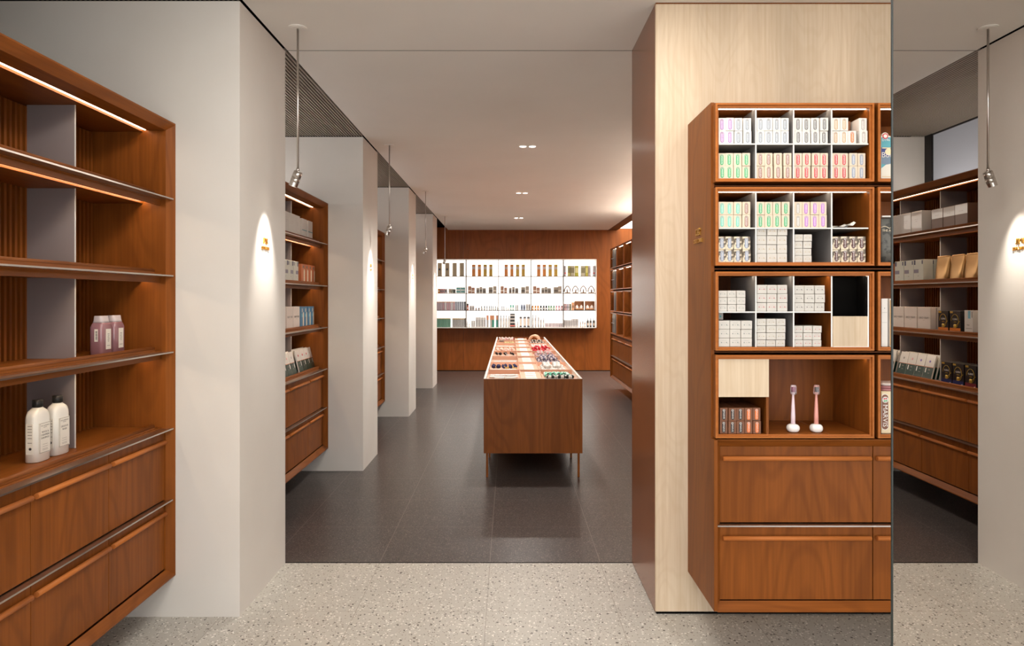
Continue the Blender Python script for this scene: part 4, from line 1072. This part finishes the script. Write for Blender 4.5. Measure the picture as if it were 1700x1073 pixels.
for i, (a, b, tp, rgb) in enumerate(((45, 66, 700, (170, 166, 156)), (68, 90, 700, (170, 166, 156)), (124, 158, 696, (150, 160, 178)), (160, 194, 696, (150, 160, 178)), (200, 232, 688, (184, 178, 172)), (234, 264, 688, (184, 178, 172)))):
    disp('pastel_box', C5(a), C5(b), 2, hgt(2, tp), 'box', '%s box right of the mint boxes, third display shelf, %s one' % (('sage', 'sage', 'blue', 'blue', 'grey', 'grey')[i], ORD[i]), 'pastel boxes on the third display shelf', fbox(rgb, (100, 110, 130) if i in (2, 3) else (150, 146, 140), .25, .7))
js = [(280, (214, 132, 30)), (320, (214, 132, 30)), (358, (214, 132, 30)), (398, (50, 50, 52)), (438, (60, 62, 66)), (475, (50, 50, 52)), (512, (120, 168, 130)), (546, (120, 168, 130)), (584, (120, 168, 130)), (622, (206, 150, 160)), (660, (206, 150, 160)), (698, (206, 150, 160))]
for i, (a, rgb) in enumerate(js):
    cn = ('orange', 'black', 'green', 'pink')[i // 3]
    disp('candle_jar', C5(a), C5(a + 32), 2, hgt(2, 708), 'jar', '%s jar, third display shelf, %s of its colour' % (cn, ORD[i % 3]), 'coloured jars on the third display shelf', fbottle(rgb, tuple(int(v * .8) for v in rgb), .85, .2, lab=(236, 232, 226)))
for i, (a, b, tp, rgb) in enumerate(((746, 766, 682, (206, 170, 172)), (768, 786, 682, (212, 180, 182)), (788, 804, 682, (190, 186, 200)), (806, 822, 682, (212, 206, 210)), (826, 850, 684, (104, 100, 62)), (856, 892, 662, (214, 158, 116)))):
    disp('narrow_box', C5(a), C5(b), 2, hgt(2, tp), 'box', '%s narrow box left of the wooden crates, %s from left' % (('pink', 'pink', 'lilac', 'white', 'olive', 'peach')[i], ORD[i]), 'narrow boxes beside the crates', fbox(rgb, tuple(int(v * .75) for v in rgb), .3, .6))
for i, a in enumerate((898, 1048)):
    wd = 134 / 8.587 * S; ht = hgt(2, 645); cxp = C5(a + 67)
    t2 = thing('gift_crate', 'open brown gift crate with two white pieces, %s of the two' % ('left', 'right')[i], 'crate', (cxp, YI, FL[2] + .0003), 0, 'gift crates on the third display shelf')
    m = MB(bmat((140, 90, 54))); m.box(-wd / 2, wd / 2, .10, .112, 0, ht); m.box(-wd / 2, wd / 2, 0, .10, 0, .012)
    m.box(-wd / 2, -wd / 2 + .01, 0, .10, 0, ht); m.box(wd / 2 - .01, wd / 2, 0, .10, 0, ht); m.box(-wd / 2, wd / 2, .0, .01, 0, ht * .2, bmat((196, 140, 96))); m.build('crate_body', t2)
    for sx in (-1, 1):
        m = MB(bmat((236, 226, 220))); m.loft([(.0125, .022, .022), (.035, .034, .03), (.06, .034, .03), (.082, .02, .02), (.10, .008, .008)], n=16)
        o = m.build('bath_bomb', origin=(0, 0, 0)); o.location = (cxp + sx * wd * .23, YI + .052, FL[2] + .0004); tag(o, 'white rounded piece inside %s gift crate, %s side' % (('left', 'right')[i], 'left' if sx < 0 else 'right'), 'bath bomb', 'white pieces in the gift crates')
# bottom shelf
for i in range(8):
    disp('green_tube_box', C4(28 + i * 26.3), C4(28 + i * 26.3 + 24), 3, hgt(3, 890), 'box', 'slim green box on bottom left display shelf, %s from left' % ORD[i], 'slim green boxes on the bottom display shelf', fbox((96, 140, 120), (188, 156, 92), .9, .985))
for i in range(7):
    disp('grey_tube_box', C4(260 + i * 27.5), C4(260 + i * 27.5 + 25), 3, hgt(3, 890), 'box', 'slim grey box with gold top on bottom left display shelf, %s from left' % ORD[i], 'slim grey boxes on the bottom display shelf', fbox((152, 148, 146), (196, 158, 100), .86, .985))
for i, (a, b) in enumerate(((467, 485), (495, 513))):
    disp('dropper_bottle', C4(a), C4(b), 3, hgt(3, 922), 'bottle', 'tiny dropper bottle at lower left of second display bay, %s one' % ('left', 'right')[i], 'tiny dropper bottles', fbottle((176, 170, 160), (60, 56, 54), .35, .4))
for i, (a, b, tp) in enumerate(((530, 558, 925), (560, 588, 925), (592, 630, 878), (631, 670, 878), (671, 708, 878), (709, 742, 878))):
    disp('silver_box', C4(a), C4(b), 3, hgt(3, tp), 'box', 'silver grey box, bottom shelf, second display bay, %s from left' % ORD[i], 'silver boxes on the bottom display shelf', fbox((196, 192, 190), (168, 166, 164), .1, .75))
for i, (a, rgb) in enumerate(((748, (170, 164, 158)), (798, (176, 170, 164)), (830, (50, 128, 112)), (885, (50, 128, 112)))):
    disp('tall_tube', C4(a), C4(a + 34), 3, hgt(3, 850), 'tube', '%s tall tube with coppery top, bottom display shelf, %s from left' % ('grey' if i < 2 else 'dark green', ORD[i]), 'coppery topped tubes', fbox(rgb, (206, 136, 100), .62, .98))
for i, a in enumerate((940, 980, 1018, 1056)):
    disp('white_pump_bottle', C4(a), C4(a + 36), 3, hgt(3, 845), 'bottle', 'tall white bottle, bottom shelf, middle display bay, %s from left' % ORD[i], 'tall white bottles on the bottom display shelf', fbottle((206, 202, 200), (170, 166, 166), .35, .18))
hs = hgt(3, 825) / 4 - .001
for r in range(4):
    o = disp('striped_tin', C4(1088), C4(1160), 3, hs, 'tin', 'round black and white tin in middle display bay, %s from bottom' % ORD[r], 'stacked black and white tins', fbox((58, 56, 58), (222, 214, 208) if r else (214, 110, 100), .3, .6)); o.location.z += r * (hs + .0008)
for i, (a, b, tp) in enumerate(((40, 60, 930), (68, 94, 925))):
    disp('spray_bottle', C5(a), C5(b), 3, hgt(3, tp), 'bottle', 'small spray bottle right of the striped tins, %s one' % ('left', 'right')[i], 'small spray bottles', fbottle((200, 190, 186), (60, 56, 60), .3, .35))
for i, (a, b) in enumerate(((105, 146), (164, 205), (216, 258))):
    disp('framed_carton', C5(a), C5(b), 3, hgt(3, 870), 'carton', 'pale carton with dark border, bottom middle display shelf, %s from left' % ORD[i], 'dark bordered cartons', fbox((96, 92, 96), (226, 212, 200), .14, .84))
for i, (a, b, tp) in enumerate(((284, 312, 838), (326, 352, 838), (366, 392, 838), (400, 430, 885), (440, 466, 885))):
    disp('clear_bottle', C5(a), C5(b), 3, hgt(3, tp), 'bottle', '%s silver bottle on bottom shelf, fourth display bay, %s from left' % ('tall' if i < 3 else 'short', ORD[i]), 'silver bottles on the bottom display shelf', fbottle((188, 184, 184), (128, 124, 126), .35, .16))
for i in range(5):
    disp('low_box', C5(472 + i * 51.5), C5(472 + i * 51.5 + 49), 3, hgt(3, 960), 'box', 'low pinkish grey box, bottom shelf, fourth display bay, %s from left' % ORD[i], 'low boxes on the bottom display shelf', fbox((196, 184, 186), (176, 164, 168), .3, .7))
for i, (a, b, tp) in enumerate(((746, 780, 915), (782, 816, 915), (818, 851, 915), (854, 887, 900), (889, 921, 900), (923, 955, 900))):
    disp('silver_box', C5(a), C5(b), 3, hgt(3, tp), 'box', 'silver grey box, bottom shelf, right display bay, %s from left' % ORD[i], 'silver boxes in the right display bay', fbox((194, 190, 188), (170, 166, 166), .2, .8))
for i, a in enumerate((970, 1002, 1034)):
    disp('dropper_bottle', C5(a), C5(a + 22), 3, hgt(3, 930), 'bottle', 'small dropper bottle in right display bay, %s of three' % ORD[i], 'small dropper bottles in the right display bay', fbottle((176, 150, 130), (90, 80, 76), .5, .2))
for i, a in enumerate((1066, 1106, 1152)):
    disp('pump_bottle', C5(a), C5(a + 38), 3, hgt(3, 880), 'bottle', 'dark bottle with black pump, right display bay, %s of three' % ORD[i], 'dark pump bottles', fbottle((76, 70, 66), (24, 22, 22), .2, .26, lab=(214, 190, 170)))

# ------------------------------------------------------------------ the long table
TX0, TX1, TY0, TY1, TZ, TB = -.2016, .5856, 5.65, 11.66, .797, .2015
t = thing('display_table', 'long low wooden table with open compartments, on thin legs, mid aisle', 'table', ((TX0 + TX1) / 2, TY0, 0))
hx = (TX1 - TX0) / 2; LT = TY1 - TY0; tb = TZ - .044
m = MB(wood_v); m.box(-hx, hx, 0, .016, TB, TZ - .0015); m.box(-hx, hx, LT - .016, LT, TB, TZ - .0015)
m.box(-hx, -hx + .014, .016, LT - .016, TB, TZ - .0015); m.box(hx - .014, hx, .016, LT - .016, TB, TZ - .0015); m.box(-hx + .014, hx - .014, .016, LT - .016, TB, TB + .014)
m.build('wooden_body', t)
m = MB(white_metal)
m.box(-hx, hx, 0, .005, TZ - .0015, TZ); m.box(-hx, -hx + .018, .005, LT, TZ - .0015, TZ); m.box(hx - .018, hx, .005, LT, TZ - .0015, TZ)
m.box(-hx + .014, -hx + .017, .016, LT - .016, tb, TZ - .0015); m.box(hx - .017, hx - .014, .016, LT - .016, tb, TZ - .0015); m.build('white_rim', t)
m = MB(wood_tray); m.box(-hx + .017, hx - .017, .016, LT - .016, tb - .008, tb); m.build('tray_floor', t)
NM = 8; ML = LT / NM
for i in range(1, NM):
    m = MB(wood_tray); m.box(-hx + .018, hx - .018, i * ML - .004, i * ML + .004, tb, TZ - .003); m.build('cross_divider', t)
c0, c1 = -.095, .085     # centre strip
for i in range(NM):
    ya, yb = i * ML + (.016 if i == 0 else .005), (i + 1) * ML - (.016 if i == NM - 1 else .005)
    for xx in (c0, c1):
        m = MB(wood_tray); m.box(xx - .003, xx + .003, ya, yb, tb, TZ - .012); m.build('lengthwise_divider', t)
    m = MB(wood_tray); m.box(c0 + .003, c1 - .003, ya, yb, tb, tb + .022); m.build('card_ledge', t)
for yy in (.05, .75, 1.5, 3.0, 4.5, LT - .75, LT - .05):
    for sx in (-1, 1):
        m = MB(wood_v); m.box(sx * (hx - .026) - .0085, sx * (hx - .026) + .0085, yy - .0085, yy + .0085, 0.001, TB); m.build('leg', t)
TC = (TX0 + TX1) / 2; TT = tb
# price cards
def card_p():
    m = MB(card_white); m.box(-.046, .046, 0, .085, 0, .0012); o = m.build('price_card', origin=(0, 0, 0))
    m = MB(ink_soft); m.box(-.03, .02, .012, .014, .0012, .0014); m.box(-.03, .03, .024, .0255, .0012, .0014); m.build('printed_line', o); o['category'] = 'card'; return o
pc = card_p()
secn = ['nearest', 'second', 'third', 'fourth', 'fifth', 'sixth', 'seventh', 'farthest']
for i in range(NM):
    for k in range(4):
        place(pc, (TC + (c0 + c1) / 2 + random.uniform(-.003, .003), TY0 + i * ML + .12 + k * .155, TT + .0225), random.uniform(-.03, .03),
              'white price card, %s card, %s compartment of the long table' % (ORD[k], secn[i]), 'price cards along the middle of the table', rx=.06)
# soft goods
def scrunchie(rgb, rgb2=None, R=.0245, r=.0138):
    m = MB(bmat(rgb, .75)); n, k = 36, 10; rings = []
    if rgb2: bmat(rgb2, .75)
    for i in range(n):
        a = 2 * PI * i / n; rr = r * (1 + .28 * math.sin(9 * a + .6)); RR = R * (1 + .05 * math.sin(3 * a))
        rings.append([m.vert(((RR + rr * math.cos(2 * PI * j / k)) * math.cos(a), (RR + rr * math.cos(2 * PI * j / k)) * math.sin(a), rr * math.sin(2 * PI * j / k) + r * 1.28)) for j in range(k)])
    for i in range(n):
        A, B = rings[i], rings[(i + 1) % n]
        for j in range(k): m.facei((A[j], B[j], B[(j + 1) % k], A[(j + 1) % k]), bmat(rgb2 or rgb, .75) if (i // 4) % 2 and rgb2 else None, True)
    o = m.build('scrunchie', origin=(0, 0, 0)); o['category'] = 'scrunchie'; return o
def bow(rgb, rgb2):
    m = MB(bmat(rgb, .7))
    for sx in (-1, 1):
        pts = [(0, 0, .016), (sx * .022, .012, .026), (sx * .046, .010, .030), (sx * .052, -.004, .020), (sx * .036, -.012, .010), (sx * .012, -.006, .012), (0, 0, .016)]
        m.tube(pts, [.006, .011, .013, .012, .010, .008, .006], n=8)
        m.tube([(0, -.004, .012), (sx * .02, -.030, .008), (sx * .034, -.052, .006)], [.005, .008, .009], bmat(rgb2, .7), n=6)
    m.loft([(.006, .009, .008), (.010, .011, .010), (.024, .011, .010), (.028, .007, .006)], bmat(rgb2, .7), n=12)
    o = m.build('hair_bow', origin=(0, 0, 0)); o['category'] = 'hair bow'; return o
def sach(rgb, rgb2=None):
    m = MB(bmat(rgb, .4)); m.loft([(0, .040, .027), (.003, .045, .031), (.008, .045, .031), (.012, .038, .025)], n=20, ex=5)
    if rgb2: m.box(-.028, .028, -.010, .012, .0105, .0126, bmat(rgb2, .5))
    o = m.build('flat_packet', origin=(0, 0, 0)); o['category'] = 'packet'; return o
def headband(rgb):
    m = MB(bmat(rgb, .75)); m.tube([(.075 * math.cos(PI * k / 16), 0, .008 + .080 * math.sin(PI * k / 16)) for k in range(17)], [.010 + .005 * math.sin(PI * k / 16) for k in range(17)], n=8)
    o = m.build('headband', origin=(0, 0, 0)); o['category'] = 'headband'; return o
WHT, GRY, BLK = (232, 228, 222), (170, 164, 158), (34, 32, 32)
def heap(proto, nm, sec, xs, ys, z, side, adj, spread=.004, rx=.25, jr=3.0):
    k = 0
    for y in ys:
        for x in xs:
            place(proto, (TC + x + random.uniform(-spread, spread), TY0 + sec * ML + y + random.uniform(-spread, spread), TT + z + random.uniform(.0005, .004)), random.uniform(0, jr),
                  '%s %s, %s on %s side, %s table compartment' % (adj, nm, ORD[k], side, secn[sec]), '%s %ss on the long table' % (adj, nm), scale=(.74, .74, .9) if nm == 'bow' else None)
            k += 1
LXs = [-.315, -.235, -.157]; RXs = [.147, .222, .298]
heap(sach(WHT, (206, 202, 200)), 'packet', 0, LXs, [.10, .20], .0, 'left', 'white and silver', jr=.2)
heap(sach((206, 202, 198), (40, 40, 42)), 'packet', 0, LXs[1:2], [.15], .013, 'left', 'black striped', jr=.2)
heap(sach((236, 232, 226), (206, 170, 170)), 'packet', 0, LXs, [.45, .58], .0, 'left', 'white and rose', jr=.2)
heap(scrunchie((36, 44, 34), (220, 216, 206), .0245, .0138), 'scrunchie', 0, RXs, [.08, .18, .28], .0, 'right', 'dark green and white')
heap(scrunchie((214, 226, 220), (96, 190, 156), .0245, .0138), 'scrunchie', 0, RXs, [.48, .60], .0, 'right', 'mint and white')
heap(sach((236, 230, 224), (210, 190, 180)), 'packet', 1, LXs, [.10, .20, .30], .0, 'left', 'plain white', jr=.2)
heap(bow((36, 40, 84), (206, 168, 96)), 'bow', 1, LXs, [.42, .53], .004, 'left', 'navy and gold')
heap(scrunchie((232, 228, 222), (196, 190, 184), .0245, .0138), 'scrunchie', 1, RXs, [.12, .24, .38, .52], .0, 'right', 'white and grey')
heap(sach((196, 192, 186), (176, 172, 168)), 'packet', 2, LXs, [.12, .24, .36, .48], .0, 'left', 'pale grey', jr=.1)
heap(scrunchie((78, 72, 96), (196, 186, 190), .0245, .0138), 'scrunchie', 2, RXs, [.12, .28, .48, .62], .0, 'right', 'purple grey')
heap(sach((200, 196, 190), (180, 176, 170)), 'packet', 3, LXs, [.12, .24, .36], .0, 'left', 'silver grey', jr=.1)
heap(bow((30, 28, 30), (236, 230, 226)), 'bow', 3, LXs, [.52], .004, 'left', 'black and white')
heap(scrunchie((206, 152, 156), (160, 156, 150), .0245, .0138), 'scrunchie', 3, RXs, [.16, .34, .54], .0, 'right', 'pink and grey')
heap(bow((234, 206, 192), (216, 106, 84)), 'bow', 4, LXs, [.2, .42, .58], .004, 'left', 'coral and cream')
heap(bow((206, 34, 56), (236, 224, 220)), 'bow', 4, RXs, [.14, .3, .46, .6], .004, 'right', 'red and white')
heap(sach((238, 234, 228), None), 'packet', 5, LXs, [.15, .35, .55], .0, 'left', 'bright white', jr=.1)
heap(scrunchie((226, 176, 170), (238, 232, 226), .0245, .0138), 'scrunchie', 5, RXs, [.2, .4, .6], .0, 'right', 'blush and white')
heap(scrunchie((206, 192, 140), (180, 168, 122), .0245, .0138), 'scrunchie', 6, [-.23, -.155], [.2, .42], .0, 'left', 'yellow gold')
heap(sach(BLK, (60, 58, 56)), 'packet', 6, [-.30], [.5], .03, 'left', 'black')
heap(scrunchie((46, 44, 46), (214, 208, 200), .0245, .0138), 'scrunchie', 6, RXs, [.2, .45], .0, 'right', 'black and cream')
heap(bow((226, 210, 206), (196, 90, 104)), 'bow', 7, LXs, [.35, .5], .02, 'left', 'white and crimson')
heap(scrunchie((200, 190, 176), (90, 84, 80), .0245, .0138), 'scrunchie', 7, [-.31, -.235, -.155], [.2], .0, 'left', 'taupe and black')
heap(scrunchie((36, 44, 34), (96, 190, 156), .0245, .0138), 'scrunchie', 0, [.16, .25], [.11, .22], .031, 'right', 'green toned', spread=.006)
heap(scrunchie((34, 42, 32), (226, 222, 214), .0245, .0138), 'scrunchie', 0, [.15, .225, .30], [.075], .030, 'right', 'deep green', spread=.004)
heap(scrunchie((238, 234, 228), (206, 200, 194), .0245, .0138), 'scrunchie', 1, [.17, .26], [.17, .31, .45], .034, 'right', 'creamy white', spread=.006)
heap(sach((226, 222, 218), (200, 196, 192)), 'packet', 0, [-.27, -.18], [.13, .30, .47], .0128, 'left', 'silvery', jr=.3, spread=.004)
heap(scrunchie((92, 86, 112), (206, 196, 198), .0245, .0138), 'scrunchie', 2, [.17, .26], [.2, .4, .58], .036, 'right', 'dusky violet', spread=.006)
heap(scrunchie((214, 164, 166), (196, 190, 186), .0245, .0138), 'scrunchie', 3, [.17, .26], [.24, .44], .034, 'right', 'rosy', spread=.006)
heap(bow((196, 30, 50), (240, 232, 228)), 'bow', 4, [.17, .26], [.22, .38, .54], .034, 'right', 'crimson', spread=.006)
heap(scrunchie((56, 52, 52), (206, 200, 190), .0245, .0138), 'scrunchie', 6, [.17, .26], [.3], .038, 'right', 'dark and cream', spread=.006)
hb = headband((226, 196, 166))
for i, (x, y) in enumerate(((.20, .35), (.215, .42), (.23, .49))):
    place(hb, (TC + x, TY0 + 7 * ML + y, TT + .0), .1, 'upright beige headband at the far end of the table, %s from front' % ORD[i], 'upright headbands on the long table')
heap(scrunchie((60, 56, 56), (160, 154, 148), .0245, .0138), 'scrunchie', 7, RXs, [.15], .0, 'right', 'charcoal')
